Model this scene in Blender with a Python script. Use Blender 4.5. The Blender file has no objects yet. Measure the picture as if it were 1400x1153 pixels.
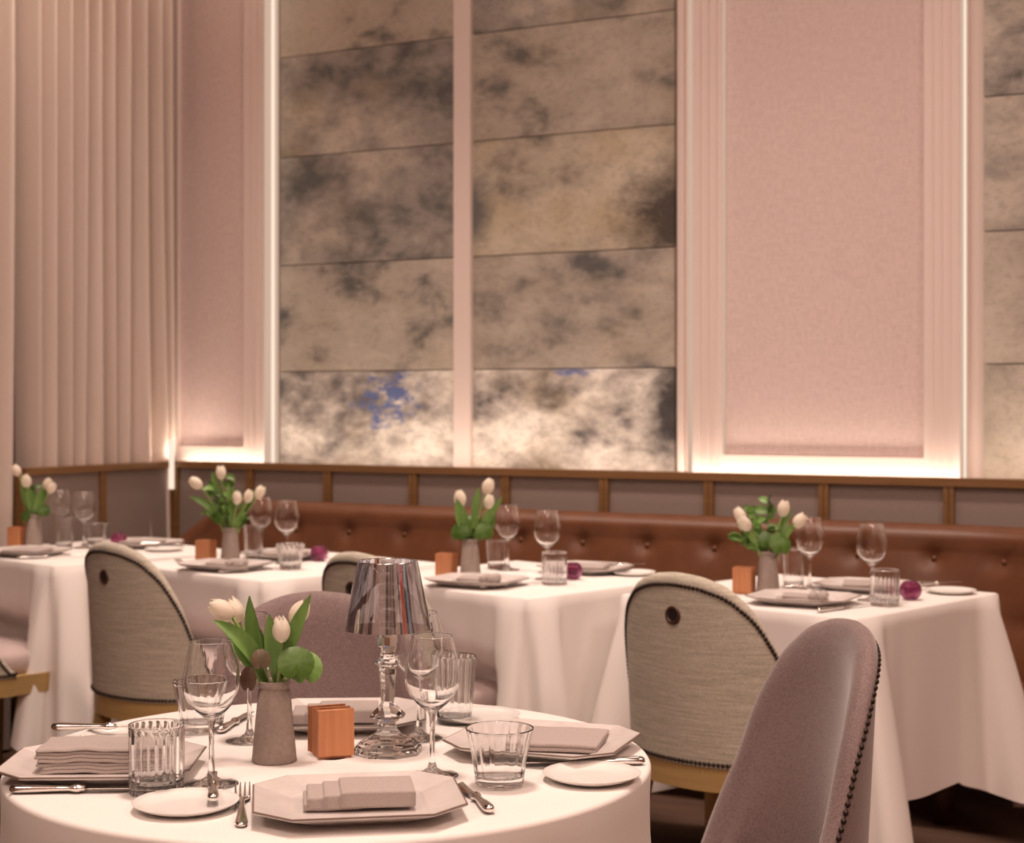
import bpy, bmesh, math, random
import numpy as np
from mathutils import Vector, Matrix, Euler

random.seed(7)
C = bpy.context.scene.collection
S = bpy.context.scene
PI = math.pi
CAMZ, F, CX, HY = 1.25, 2200.0, 700.0, 550.0      # camera height, focal length in pixels of a 1400 wide frame, horizon row
A = math.radians(-28.0)                            # the back wall runs 28 degrees off the picture plane
CA, SA = math.cos(A), math.sin(A)
TZ = 0.75                                          # table height

def W(e1, e2, z=0.0):
    "room frame (along the back wall, towards the back wall) -> world"
    return Vector((e1 * CA - e2 * SA, e1 * SA + e2 * CA, z))

def spot(px, py, z=TZ):
    "point of the horizontal plane z seen at a pixel"
    d = F * (CAMZ - z) / (py - HY)
    return Vector(((px - CX) / F * d, d, z))

def along(px, c):
    "coordinate along the back wall of a pixel column, on the plane at distance c"
    p = (px - CX) / F
    d = c / (-SA * p + CA)
    return d * (CA * p + SA)

# ------------------------------------------------------------------ materials
def srgb(r, g, b):
    f = lambda v: (v / 255 / 12.92) if v <= 10 else ((v / 255 + .055) / 1.055) ** 2.4
    return (f(r), f(g), f(b), 1)

class N:
    def __init__(s, name):
        s.m = bpy.data.materials.new(name); s.m.use_nodes = True
        s.t = s.m.node_tree; s.p = s.t.nodes['Principled BSDF']; s.out = s.t.nodes['Material Output']
    def n(s, kind, **kw):
        n = s.t.nodes.new(kind)
        for k, v in kw.items():
            if k in n.inputs: n.inputs[k].default_value = v
            else: setattr(n, k, v)
        return n
    def l(s, a, b): s.t.links.new(a, b)
    def coord(s, scale=(1, 1, 1), loc=(0, 0, 0), rot=(0, 0, 0), which='Object'):
        tc = s.n('ShaderNodeTexCoord'); mp = s.n('ShaderNodeMapping')
        mp.inputs['Scale'].default_value = scale; mp.inputs['Location'].default_value = loc
        mp.inputs['Rotation'].default_value = rot
        s.l(tc.outputs[which], mp.inputs['Vector']); return mp.outputs['Vector']
    def noise(s, vec, scale, detail=3, rough=.5, dist=0.0):
        n = s.n('ShaderNodeTexNoise'); n.inputs['Scale'].default_value = scale
        n.inputs['Detail'].default_value = detail; n.inputs['Roughness'].default_value = rough
        n.inputs['Distortion'].default_value = dist
        s.l(vec, n.inputs['Vector']); return n.outputs['Fac']
    def ramp(s, fac, stops):
        r = s.n('ShaderNodeValToRGB'); e = r.color_ramp.elements
        while len(e) < len(stops): e.new(.5)
        for i, (p, c) in enumerate(stops):
            e[i].position = p; e[i].color = c if len(c) == 4 else (*c, 1)
        s.l(fac, r.inputs['Fac']); return r.outputs['Color']
    def mix(s, fac, a, b, mode='MIX'):
        m = s.n('ShaderNodeMix', data_type='RGBA', blend_type=mode)
        for src, sock in ((fac, m.inputs[0]), (a, m.inputs[6]), (b, m.inputs[7])):
            if isinstance(src, (int, float)): sock.default_value = src
            elif isinstance(src, tuple): sock.default_value = src if len(src) == 4 else (*src, 1)
            else: s.l(src, sock)
        return m.outputs[2]
    def bump(s, h, strength=.2, dist=.001):
        b = s.n('ShaderNodeBump'); b.inputs['Strength'].default_value = strength; b.inputs['Distance'].default_value = dist
        s.l(h, b.inputs['Height']); s.l(b.outputs['Normal'], s.p.inputs['Normal'])
    def col(s, c):
        if isinstance(c, tuple): s.p.inputs['Base Color'].default_value = c if len(c) == 4 else (*c, 1)
        else: s.l(c, s.p.inputs['Base Color'])
    def set(s, **kw):
        names = dict(rough='Roughness', metal='Metallic', spec='Specular IOR Level', sheen='Sheen Weight', trans='Transmission Weight',
                     ior='IOR', coat='Coat Weight', sheenr='Sheen Roughness', sss='Subsurface Weight')
        for k, v in kw.items(): s.p.inputs[names[k]].default_value = v
        return s

def flat(name, c, rough=.6, **kw):
    n = N(name); n.col(c); n.set(rough=rough, **kw); return n.m

def fabric(name, c1, c2, sc=(500, 500, 500), rough=.9, bump=.25, sheen=.2, spec=.15, large=.0):
    n = N(name); v = n.coord(sc)
    f = n.noise(v, 1.0, 2, .6)
    c = n.ramp(f, [(.3, c1), (.7, c2)])
    if large:
        g = n.noise(n.coord((1, 1, 1)), 7, 3, .6)
        c = n.mix(large, c, n.ramp(g, [(.3, tuple(x * .8 for x in c1[:3])), (.7, tuple(min(1, x * 1.15) for x in c2[:3]))]))
    n.col(c); n.set(rough=rough, sheen=sheen, spec=spec); n.bump(f, bump, .0006); return n.m

M = {}
def wood(name, c1, c2, sc=(3, 40, 40), rough=.45, spec=.4, rot=(0, 0, 0)):
    n = N(name); f = n.noise(n.coord(sc, rot=rot), 1.0, 5, .6, .3)
    n.col(n.ramp(f, [(.3, c1), (.7, c2)])); n.set(rough=rough, spec=spec); n.bump(f, .1, .0005); return n.m

M['cloth'] = fabric('white_linen', (.80, .755, .725), (.86, .82, .79), (700, 700, 700), .85, .15, .1)
M['napkin'] = fabric('grey_linen', (.37, .315, .295), (.47, .41, .385), (600, 900, 600), .9, .35, .1)
def tweed():
    n = N('tweed')
    f = n.noise(n.coord((10, 10, 190)), 1.0, 4, .65)
    g = n.noise(n.coord((330, 330, 330)), 1.0, 2, .5)
    c = n.ramp(f, [(.3, (.32, .288, .235)), (.5, (.50, .455, .375)), (.70, (.70, .64, .54))])
    c = n.mix(.4, c, n.ramp(g, [(.35, (.32, .29, .235)), (.65, (.70, .64, .53))]))
    n.col(c); n.set(rough=.95, spec=.1, sheen=.1); n.bump(g, .5, .0012); return n.m
M['tweed'] = tweed()
def satin():
    n = N('mauve_satin')
    f = n.noise(n.coord((300, 300, 300)), 1.0, 3, .7)
    g = n.noise(n.coord((6, 6, 6)), 1.0, 3, .5)
    c = n.ramp(f, [(.32, (.165, .115, .112)), (.68, (.30, .215, .207))])
    n.col(c); n.set(rough=.6, spec=.35, sheen=.6, sheenr=.4); n.bump(f, .8, .0014); return n.m
M['satin'] = satin()
M['seatcloth'] = fabric('pink_seat_cloth', (.44, .345, .33), (.56, .45, .43), (300, 300, 300), .8, .3, .3)
M['nail'] = flat('dark_brass', (.030, .017, .012), .4, metal=.3)
M['hole'] = flat('hole_black', (.012, .008, .006), .6)
M['grommet'] = flat('brown_grommet', (.07, .03, .02), .35)
M['oak'] = wood('light_oak', (.40, .265, .105), (.50, .335, .14), (4, 4, 60), .45)
M['block'] = wood('cherry_wood', (.47, .19, .085), (.60, .265, .125), (90, 90, 4), .5)
M['darkwood'] = wood('dark_wood', (.045, .018, .009), (.075, .03, .014), (40, 40, 4), .4)
M['floor'] = wood('floor_oak', (.11, .062, .044), (.165, .10, .072), (2, 22, 1), .35, .4)
M['trimwood'] = wood('panel_wood', (.17, .085, .032), (.23, .118, .046), (4, 4, 50), .45)
M['panel'] = fabric('taupe_panel', (.25, .195, .17), (.29, .228, .20), (300, 300, 300), .7, .1, .0, .3)
M['silver'] = flat('silver', (.78, .74, .70), .16, metal=1)
M['blade'] = flat('steel_blade', (.70, .66, .63), .25, metal=1)
M['china'] = flat('white_china', (.80, .78, .75), .18, spec=.5)
M['glaze'] = fabric('grey_glaze', (.57, .52, .50), (.65, .60, .575), (30, 30, 30), .28, .02, 0, .5)
M['glazerim'] = flat('brown_rim', (.17, .12, .10), .35)
M['stone'] = fabric('grey_stoneware', (.28, .22, .19), (.345, .28, .245), (160, 160, 160), .75, .25, 0, .25)
def glass(name, c=(1, 1, 1), rough=0.0, ior=1.45):
    n = N(name); n.col(c); n.set(rough=rough, trans=1.0, ior=ior, spec=.5); return n.m
M['glass'] = glass('clear_glass')
M['crystal'] = glass('crystal', ior=1.5)
M['amber'] = glass('yellow_glass', (.9, .8, .45))
M['magenta'] = glass('magenta_glass', (.62, .22, .42), .08)
def chrome_shade():
    n = N('mirror_shade'); g = n.n('ShaderNodeBsdfGlossy'); g.inputs['Color'].default_value = (.78, .80, .84, 1); g.inputs['Roughness'].default_value = .03
    t = n.n('ShaderNodeBsdfTransparent'); t.inputs['Color'].default_value = (.62, .57, .58, 1)
    m = n.n('ShaderNodeMixShader'); fr = n.n('ShaderNodeLayerWeight'); fr.inputs['Blend'].default_value = .6
    mr = n.n('ShaderNodeMapRange'); mr.inputs[3].default_value = .55; mr.inputs[4].default_value = .97; n.l(fr.outputs['Fresnel'], mr.inputs[0]); n.l(mr.outputs[0], m.inputs[0])
    n.l(t.outputs[0], m.inputs[1]); n.l(g.outputs[0], m.inputs[2]); n.l(m.outputs[0], n.out.inputs['Surface']); return n.m
M['shade'] = chrome_shade()
M['chrome'] = flat('chrome', (.8, .77, .75), .08, metal=1)
def petal():
    n = N('tulip_white'); v = n.coord((60, 60, 8)); f = n.noise(v, 1, 3, .5)
    c = n.ramp(f, [(.3, (.92, .85, .74)), (.7, (.97, .92, .83))]); n.col(c); n.set(rough=.5, spec=.3)
    t = n.n('ShaderNodeBsdfTranslucent'); n.l(c, t.inputs['Color']); m = n.n('ShaderNodeMixShader'); m.inputs[0].default_value = .42
    n.l(n.p.outputs[0], m.inputs[1]); n.l(t.outputs[0], m.inputs[2]); n.l(m.outputs[0], n.out.inputs['Surface']); return n.m
M['petal'] = petal()
def leafm(name, c1, c2, rough=.4):
    n = N(name); f = n.noise(n.coord((45, 45, 12)), 1, 4, .6)
    n.col(n.ramp(f, [(.3, c1), (.7, c2)])); n.set(rough=rough, spec=.4); return n.m
M['leaf'] = leafm('tulip_leaf', (.11, .22, .05), (.20, .36, .09))
M['leaf2'] = leafm('round_leaf_green', (.04, .098, .014), (.085, .165, .024), .4)
M['leaf3'] = leafm('round_leaf_bronze', (.10, .085, .045), (.18, .12, .075))
M['leaf4'] = leafm('round_leaf_red', (.075, .035, .025), (.11, .075, .04), .35)
M['stem'] = leafm('stem_green', (.22, .32, .09), (.30, .40, .14))
def leather():
    n = N('brown_leather'); f = n.noise(n.coord((14, 14, 14)), 1, 4, .6); g = n.noise(n.coord((260, 260, 260)), 1, 2, .5)
    n.col(n.ramp(f, [(.25, (.105, .037, .0145)), (.75, (.152, .056, .023))])); n.set(rough=.42, spec=.45); n.bump(g, .12, .0008); return n.m
M['leather'] = leather()
M['wall'] = flat('plaster_pink', (.74, .635, .59), .7, spec=.2)
M['roomwall'] = flat('plaster_room', (.62, .50, .44), .8, spec=.2)
M['darkpanel'] = flat('dark_added_panel', (.06, .04, .035), .5)
M['bluegrey'] = flat('blue_added_panel', (.25, .42, .60), .6)
M['redpanel'] = flat('red_added_panel', (.62, .09, .04), .6)
M['ceil'] = flat('ceiling_white', (.75, .68, .63), .8)
def linen():
    n = N('pink_linen'); f = n.noise(n.coord((75, 75, 60)), 1, 3, .75); g = n.noise(n.coord((300, 300, 14)), 1, 2, .5); h = n.noise(n.coord((14, 14, 300)), 1, 2, .5)
    c = n.ramp(f, [(.32, (.57, .45, .425)), (.68, (.75, .61, .58))]); c = n.mix(.25, c, n.ramp(g, [(.3, (.50, .40, .38)), (.7, (.80, .66, .63))])); c = n.mix(.25, c, n.ramp(h, [(.3, (.50, .40, .38)), (.7, (.80, .66, .63))]))
    n.col(c); n.set(rough=.9, spec=.15, sheen=.15); n.bump(f, .2, .001); return n.m
M['linen'] = linen()
M['curtain'] = fabric('curtain_linen', (.60, .50, .44), (.68, .575, .515), (420, 420, 420), .9, .1, .15, .1)
M['black'] = flat('black_iron', (.012, .010, .010), .5)
def emit(name, c, s):
    n = N(name); e = n.n('ShaderNodeEmission'); e.inputs['Color'].default_value = (*c, 1); e.inputs['Strength'].default_value = s
    n.l(e.outputs[0], n.out.inputs['Surface']); return n.m
M['led'] = emit('warm_led', (1, .70, .53), 1.45)
M['ledhot'] = emit('warm_led_bright', (1, .78, .62), 2.6)

def paint(seed, pale, mid, dark, bias=.52, con=.15, ochre=.3, scale=3.0, accent=None, acc=None, edge=None):
    "cloudy brushwork: two sizes of cloud, fine mottling, an ochre wash, and optional painted patches"
    n = N('painted_canvas'); off = (seed * 7.31, seed * 3.77, seed * 5.13)
    v = n.coord((.85, 1, 1.3), off)
    f1 = n.noise(v, scale, 3, .55, .15); f2 = n.noise(v, scale * 2.4, 8, .66, .2)
    a = n.n('ShaderNodeMath', operation='MULTIPLY_ADD'); n.l(f2, a.inputs[0]); a.inputs[1].default_value = .46
    b = n.n('ShaderNodeMath', operation='MULTIPLY'); n.l(f1, b.inputs[0]); b.inputs[1].default_value = .54; n.l(b.outputs[0], a.inputs[2])
    bias += .018; con *= .9
    c = n.ramp(a.outputs[0], [(bias - con, dark), (bias - con * .3, mid), (bias + con * .7, pale)])
    g = n.noise(v, scale * 1.1, 4, .5, .3)
    c = n.mix(n.ramp(g, [(.50, (0, 0, 0)), (.68, (ochre, ochre, ochre))]), c, (.46, .37, .23))
    s = n.noise(v, 42, 4, .7, .4)
    c = n.mix(n.ramp(s, [(.36, (.34, .34, .34)), (.50, (0, 0, 0))]), c, tuple(x * .6 for x in mid))
    tc = n.n('ShaderNodeTexCoord')
    for patch in (edge, acc):
        if not patch: continue
        (ex, ez), (sx, sz), ec, jit = patch
        dv = n.n('ShaderNodeVectorMath', operation='SUBTRACT'); n.l(tc.outputs['Object'], dv.inputs[0]); dv.inputs[1].default_value = (ex, 0, ez)
        sc = n.n('ShaderNodeVectorMath', operation='MULTIPLY'); n.l(dv.outputs[0], sc.inputs[0]); sc.inputs[1].default_value = (1 / sx, 0, 1 / sz)
        ln = n.n('ShaderNodeVectorMath', operation='LENGTH'); n.l(sc.outputs[0], ln.inputs[0])
        jig = n.noise(v, 13, 8, .74, .4)
        jc = n.n('ShaderNodeMath', operation='SUBTRACT'); n.l(jig, jc.inputs[0]); jc.inputs[1].default_value = .5
        ad = n.n('ShaderNodeMath', operation='MULTIPLY_ADD'); n.l(jc.outputs[0], ad.inputs[0]); ad.inputs[1].default_value = jit; n.l(ln.outputs['Value'], ad.inputs[2])
        hf = n.n('ShaderNodeMath', operation='MULTIPLY'); n.l(ad.outputs[0], hf.inputs[0]); hf.inputs[1].default_value = .4; h0 = .0
        c = n.mix(n.ramp(hf.outputs[0], [(h0 + .12, (.92, .92, .92)), (h0 + .40, (0, 0, 0))]), c, ec)
    n.col(c); n.set(rough=.65, spec=.2); return n.m

# ------------------------------------------------------------------ mesh building
class MB:
    def __init__(s): s.v = []; s.f = []; s.sm = []
    def add(s, vs, fs, smooth=True, mat=None):
        o = len(s.v)
        for p in vs:
            p = Vector(p)
            if mat is not None: p = mat @ p
            s.v.append(p)
        for f in fs: s.f.append(tuple(i + o for i in f)); s.sm.append(smooth)
        return s
    def grid(s, rows, close=False, smooth=True, mat=None, flip=False, caps=False):
        n = len(rows[0]); vs = [p for r in rows for p in r]; fs = []
        for i in range(len(rows) - 1):
            for j in range(n if close else n - 1):
                a, b = i * n + j, i * n + (j + 1) % n
                q = (a, b, b + n, a + n); fs.append(q[::-1] if flip else q)
        if caps:
            a = tuple(range(n))[::-1]; b = tuple((len(rows) - 1) * n + k for k in range(n))
            fs += [a[::-1], b[::-1]] if flip else [a, b]
        return s.add(vs, fs, smooth, mat)
    def lathe(s, prof, n=32, smooth=True, mat=None, mod=None, phase=0.0):
        rows = []
        for (r, z) in prof:
            row = []
            for k in range(n):
                t = 2 * PI * (k + phase) / n; rr = r * (mod(t, z, r) if mod else 1)
                row.append((rr * math.cos(t), rr * math.sin(t), z))
            rows.append(row)
        return s.grid(rows, True, smooth, mat)
    def box(s, x0, x1, y0, y1, z0, z1, mat=None, smooth=False):
        vs = [(x, y, z) for z in (z0, z1) for y in (y0, y1) for x in (x0, x1)]
        return s.add(vs, [(0, 2, 3, 1), (4, 5, 7, 6), (0, 1, 5, 4), (2, 6, 7, 3), (0, 4, 6, 2), (1, 3, 7, 5)], smooth, mat)
    def rbox(s, x0, x1, y0, y1, z0, z1, r=.003, mat=None, wob=0, seed=0, n=10):
        "soft-edged slab with rounded side section; wob ripples its edge"
        rnd = random.Random(seed); ph = [rnd.uniform(0, 6) for _ in range(4)]
        def ring(ins, z):
            pts = []
            xs = np.linspace(x0 + ins, x1 - ins, n); ys = np.linspace(y0 + ins, y1 - ins, n)
            for x in xs[:-1]: pts.append((x, y0 + ins, z))
            for y in ys[:-1]: pts.append((x1 - ins, y, z))
            for x in xs[::-1][:-1]: pts.append((x, y1 - ins, z))
            for y in ys[::-1][:-1]: pts.append((x0 + ins, y, z))
            out = []
            for (x, y, zz) in pts:
                dz = wob * (math.sin(x * 70 + ph[0]) + .6 * math.sin(y * 90 + ph[1]) + .5 * math.sin(x * 150 + ph[2])) if wob else 0
                out.append((x, y, zz + dz))
            return out
        h = z1 - z0; r = min(r, h / 2)
        rows = []
        for k in range(5):
            t = k / 4 * PI / 2; rows.append(ring(r * (1 - math.sin(t)), z0 + r * (1 - math.cos(t))))
        for k in range(5):
            t = k / 4 * PI / 2; rows.append(ring(r * (1 - math.cos(t)), z1 - r * (1 - math.sin(t))))
        w = (x1 - x0) / 2
        rows.append(ring(min(w, (y1 - y0) / 2) * .5, z1))
        return s.grid(rows, True, True, mat, caps=True)
    def tube(s, path, radii, n=10, mat=None, squash=1.0, caps=True):
        path = [Vector(p) for p in path]; rows = []
        if isinstance(radii, (int, float)): radii = [radii] * len(path)
        ref = None
        for i, p in enumerate(path):
            d = (path[min(i + 1, len(path) - 1)] - path[max(i - 1, 0)])
            d = d.normalized() if d.length > 1e-9 else Vector((0, 0, 1))
            if ref is None:
                ref = Vector((0, 0, 1)) if abs(d.z) < .9 else Vector((0, 1, 0))
            u = d.cross(ref).normalized(); w = u.cross(d).normalized(); ref = w
            rows.append([p + radii[i] * (math.cos(2 * PI * k / n) * u + squash * math.sin(2 * PI * k / n) * w) for k in range(n)])
        return s.grid(rows, True, True, mat, caps=caps, flip=True)
    def ball(s, c, r, n=10, m=7, mat=None, sq=(1, 1, 1)):
        rows = []
        for i in range(m + 1):
            t = PI * i / m
            rows.append([(c[0] + r * sq[0] * max(math.sin(t), 1e-4) * math.cos(2 * PI * k / n), c[1] + r * sq[1] * max(math.sin(t), 1e-4) * math.sin(2 * PI * k / n),
                          c[2] - r * sq[2] * math.cos(t)) for k in range(n)])
        return s.grid(rows, True, True, mat)
    def prism(s, poly, z0, z1, mat=None, bev=0.0):
        n = len(poly); cx = sum(p[0] for p in poly) / n; cy = sum(p[1] for p in poly) / n
        def ring(k, z): return [(cx + (x - cx) * k, cy + (y - cy) * k, z) for x, y in poly]
        rows = [ring(1, z0), ring(1, z1 - bev)] + ([ring(1 - bev * 8, z1)] if bev else [])
        if not bev: rows[-1] = ring(1, z1)
        return s.grid(rows, True, False, mat, caps=True)
    def mesh(s, name, mat):
        me = bpy.data.meshes.new(name)
        me.from_pydata([tuple(p) for p in s.v], [], s.f)
        me.polygons.foreach_set('use_smooth', s.sm)
        if mat: me.materials.append(M[mat] if isinstance(mat, str) else mat)
        me.update(); return me

def recalc(me):
    bm = bmesh.new(); bm.from_mesh(me); bmesh.ops.recalc_face_normals(bm, faces=bm.faces); bm.to_mesh(me); bm.free(); return me

def put(name, me, parent=None, loc=(0, 0, 0), rot=(0, 0, 0), label=None):
    o = bpy.data.objects.new(name, me); C.objects.link(o)
    if parent: o.parent = parent
    o.location = loc; o.rotation_euler = rot
    if label: o['label'] = label
    return o

def spawn(proto, name, label, cat, loc, rotz=0, group=None, scale=1, rot=None):
    """one thing from a list of parts (part name, mesh, part label, sub-parts); a list with one nameless part is a thing of one mesh"""
    single = len(proto) == 1 and proto[0][0] is None
    r = put(name, proto[0][1] if single else None, None, loc, rot or (0, 0, rotz))
    if not single: r.empty_display_size = .05
    r.scale = (scale,) * 3 if isinstance(scale, (int, float)) else scale
    r['label'] = label; r['category'] = cat
    if group: r['group'] = group
    if not single:
        for p in proto:
            o = put(p[0], p[1], r, label=p[2] if len(p) > 2 else None)
            for q in (p[3] if len(p) > 3 else ()): put(q[0], q[1], o, label=q[2] if len(q) > 2 else None)
    return r

def structure(name, mb, mat, rot=True, parent=None):
    o = put(name, recalc(mb.mesh(name, mat)), parent, (0, 0, 0), (0, 0, A if rot and not parent else 0))
    o['kind'] = 'structure'; return o

def circ(r, n): return [(r * math.cos(2 * PI * k / n), r * math.sin(2 * PI * k / n)) for k in range(n)]

# ------------------------------------------------------------------ the room (drawn in the wall frame, turned by A)
E_L, E_R, REAR, CEIL = -4.42, 4.2, -4.2, 4.1
m = MB(); m.box(E_L - .2, E_R + .2, REAR - .2, 5.6, -.05, 0); structure('floor', m, 'floor')
m = MB(); m.box(E_L - .2, E_R + .2, REAR - .2, 5.6, CEIL, CEIL + .1); structure('ceiling', m, 'ceil')
m = MB(); m.box(E_L - .2, E_R + .2, 5.34, 5.5, 0, CEIL); structure('wall_back', m, 'wall')
m = MB(); m.box(E_L - .15, E_L - .05, REAR, 5.34, 0, CEIL); structure('wall_left', m, 'roomwall')
m = MB(); m.box(E_R, E_R + .1, REAR, 5.34, 0, CEIL); structure('wall_right', m, 'roomwall')
m = MB(); m.box(E_L - .05, E_R, REAR - .1, REAR, 0, CEIL); structure('wall_rear', m, 'roomwall')
# unseen dark and coloured panels, added for the mirrored shade and glasses to reflect
m = MB()
for e, w in ((-3.6, 1.3), (1.9, .9)):
    m.box(e, e + w, REAR, REAR + .12, 0, CEIL - .3)
structure('added_panel_4', m, 'darkpanel')
m = MB(); m.box(E_R - .08, E_R, 2.30, 2.85, .4, 4.0); structure('added_panel_5', m, 'bluegrey')
m = MB(); m.box(E_R - .08, E_R, .5, 1.5, .4, 4.0); structure('added_panel_6', m, 'redpanel')
m = MB()
for e in (-2.6, -.4, 1.6, 2.95): m.box(E_R - .1, E_R, e, e + .6, 0, CEIL - .3)
structure('added_panel_7', m, 'darkpanel')
m = MB(); m.box(E_L - .05, E_L + .03, -2.4, 2.9, 0, 4.0); structure('added_panel_8', m, 'darkpanel')

ZL = 1.012                       # top of the low panelling
CF, CN, CP = 5.20, 5.222, 5.30   # front of the frames, recessed linen, paintings
FR = along
posts = [240, 343, 449, 566, 692, 827, 970, 1127, 1298, 1484, 1690, 1920]
pe = [along(x, 5.10) for x in posts]
# low panelling: wooden frame with upholstered inserts
m = MB(); e0, e9 = pe[0], pe[-1]
m.box(e0 - .02, e9, 5.085, 5.135, ZL - .026, ZL)          # top rail
m.box(e0 - .02, e9, 5.10, 5.135, .1, .16)
for k, e in enumerate(pe):
    m.box(e - .017, e - .001, 5.088, 5.135, .1, ZL - .026); m.box(e + .001, e + .017, 5.088, 5.135, .1, ZL - .026)
m.box(e0 - .02, e9, 5.135, CF, ZL - .045, ZL - .03)       # bottom of the light trough
fr = structure('trim_1', m, 'trimwood')
for a, b in zip(pe[:-1], pe[1:]):
    q = MB(); q.box(a + .017, b - .017, 5.104, 5.13, .16, ZL - .026)
    p = put('panel', q.mesh('panel', 'panel'), fr)
# the short return of the panelling along the left, in front of the curtain
e2s = [5.085, 5.085 - .40, 5.085 - .80]
m = MB(); x = pe[0]
m.box(x - .05, x, e2s[2], 5.085, ZL - .026, ZL); m.box(x - .05, x - .01, e2s[2], 5.085, .1, .16)
for e in e2s: m.box(x - .05, x - .003, e - .015, e + .015, .1, ZL - .026)
fr2 = structure('trim_2', m, 'trimwood')
for a, b in zip(e2s[1:], e2s[:-1]):
    q = MB(); q.box(x - .042, x - .014, a + .015, b - .015, .16, ZL - .026); put('panel', q.mesh('panel', 'panel'), fr2)
# frames and pilasters of the back wall
fx = lambda px: along(px, CF)
ZB = 1.07
def pil(m, x0, x1, l0, l1):
    "pilaster between two columns of the picture with a sunk field from l0 to l1"
    a, b, c, d = fx(x0), fx(l0), fx(l1), fx(x1)
    m.box(a, b, CF, 5.34, .9, CEIL); m.box(c, d, CF, 5.34, .9, CEIL); m.box(b, c, CF, 5.34, .9, ZB)
    m.box(b, c, CN + .012, 5.34, ZB, CEIL)
m = MB()
pil(m, 236, 360, 243, 333); pil(m, 950, 1312, 988, 1263)
for g in (957, 968, 979): m.box(fx(g) - .004, fx(g) + .004, CF - .007, CF, .98, CEIL)
for g in (1275, 1287, 1299): m.box(fx(g) - .003, fx(g) + .003, CF - .004, CF, .98, CEIL)
m.box(fx(343) - .003, fx(343) + .003, CF - .006, CF, .98, CEIL); m.box(fx(352) - .003, fx(352) + .003, CF - .006, CF, .98, CEIL)
m.box(fx(360), fx(950), CP + .025, 5.34, .9, CEIL)
m.box(fx(922), fx(950), CF + .03, 5.34, .9, CEIL)          # stepped moulding right of the second painting
m.box(fx(930), fx(933), CF + .01, 5.34, .9, CEIL); m.box(fx(946), fx(950), CF + .006, 5.34, .9, CEIL)
m.box(along(620, CP - .02), along(643, CP - .02), CP - .02, 5.34, .9, CEIL)  # mullion
m.box(fx(1312), 1.2, CP + .025, 5.34, .9, CEIL)
m.box(1.2, E_R, CF, 5.34, .9, CEIL)
m.box(e0 - .02, E_R, 5.136, 5.34, .1, .95)
structure('trim_3', m, 'wall')

def wall_thing(name, parts, label, cat, e1, e2, z):
    "parts drawn in the wall frame; the thing's origin is moved to its own foot"
    r = put(name, None, None, W(e1, e2, z), (0, 0, A)); r['label'] = label; r['category'] = cat; r.empty_display_size = .05
    for (pn, mb, mat) in parts:
        me = recalc(mb.mesh(pn, mat)); me.transform(Matrix.Translation((-e1, -e2, -z))); put(pn, me, r)
    return r
def one(name, mb, mat, label, cat, e1, e2, z, group=None):
    me = recalc(mb.mesh(name, mat)); me.transform(Matrix.Translation((-e1, -e2, -z)))
    o = put(name, me, None, W(e1, e2, z), (0, 0, A)); o['label'] = label; o['category'] = cat
    if group: o['group'] = group
    return o
for (l0, l1, lab) in ((243, 333, 'tall pink linen wall panel between the curtain and the left painting'),
                      (988, 1263, 'wide pink linen wall panel between the two dark cloudy paintings on the right')):
    a, b = fx(l0) + .002, fx(l1) - .002
    m = MB(); m.box(a, b, CN, CN + .012, ZB + .002, 3.9); one('fabric_panel', m, 'linen', lab, 'wall panel', a, CN, ZB + .002)

# paintings: each a column of separate canvas strips, set in a lit recess
PALE, MID, DARK = (.51, .455, .39), (.29, .265, .24), (.115, .115, .112)
seams = [1.0, 1.373, 1.80, 2.235, 2.64, 3.05, 3.5]
def painting(x0, x1, label, styles):
    a, b = along(x0, CP), (along(x1, CP) if x1 < 2000 else 1.19)
    parts = []
    for k in range(6):
        m = MB(); m.box(a, b, CP, CP + .022, seams[k] + .002, seams[k + 1] - .002)
        parts.append(('canvas', m, styles[k]))
    return wall_thing('painting', parts, label, 'painting', a, CP, 1.0)
WH, GR = (.80, .76, .69), (.40, .365, .335)
BLU = (.10, .15, .36)
w1, w2 = along(620, CP) - along(383, CP), along(922, CP) - along(643, CP)
painting(383, 620, 'painted cloudy canvas strips left of the narrow pale mullion, blue patch low', [
    paint(1.3, WH, GR, (.15, .14, .135), .49, .13, .25, 4.0, acc=((w1 * .66, .27), (.13, .11), BLU, 7.0)),
    paint(2.1, PALE, (.40, .36, .31), DARK, .48, .13, .2), paint(3.6, PALE, MID, DARK, .515, .15, .1),
    paint(4.2, PALE, MID, DARK, .51, .15, .45), paint(5.4, PALE, (.42, .37, .31), DARK, .47, .15, .25), paint(6.7, PALE, MID, DARK)])
painting(643, 922, 'painted cloudy canvas strips right of the narrow mullion, dark lower right corners', [
    paint(11.2, (.82, .78, .71), GR, (.08, .08, .085), .48, .13, .3, 3.8, acc=((w2 * .52, .365), (.10, .025), BLU, 4.0), edge=((w2 - .01, .22), (.13, .26), (.035, .032, .036), 1.0)),
    paint(12.9, PALE, (.36, .32, .275), DARK, .50, .15, .2),
    paint(13.4, (.56, .50, .40), (.40, .35, .28), DARK, .49, .15, .55, 3.4, acc=((.0, .98), (.13, .18), (.12, .125, .125), 1.2), edge=((w2 + .03, .90), (.30, .26), (.055, .045, .042), 1.3)),
    paint(14.6, PALE, (.38, .335, .28), DARK, .51, .15, .2), paint(15.2, PALE, MID, DARK), paint(16.7, PALE, MID, DARK)])
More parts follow.
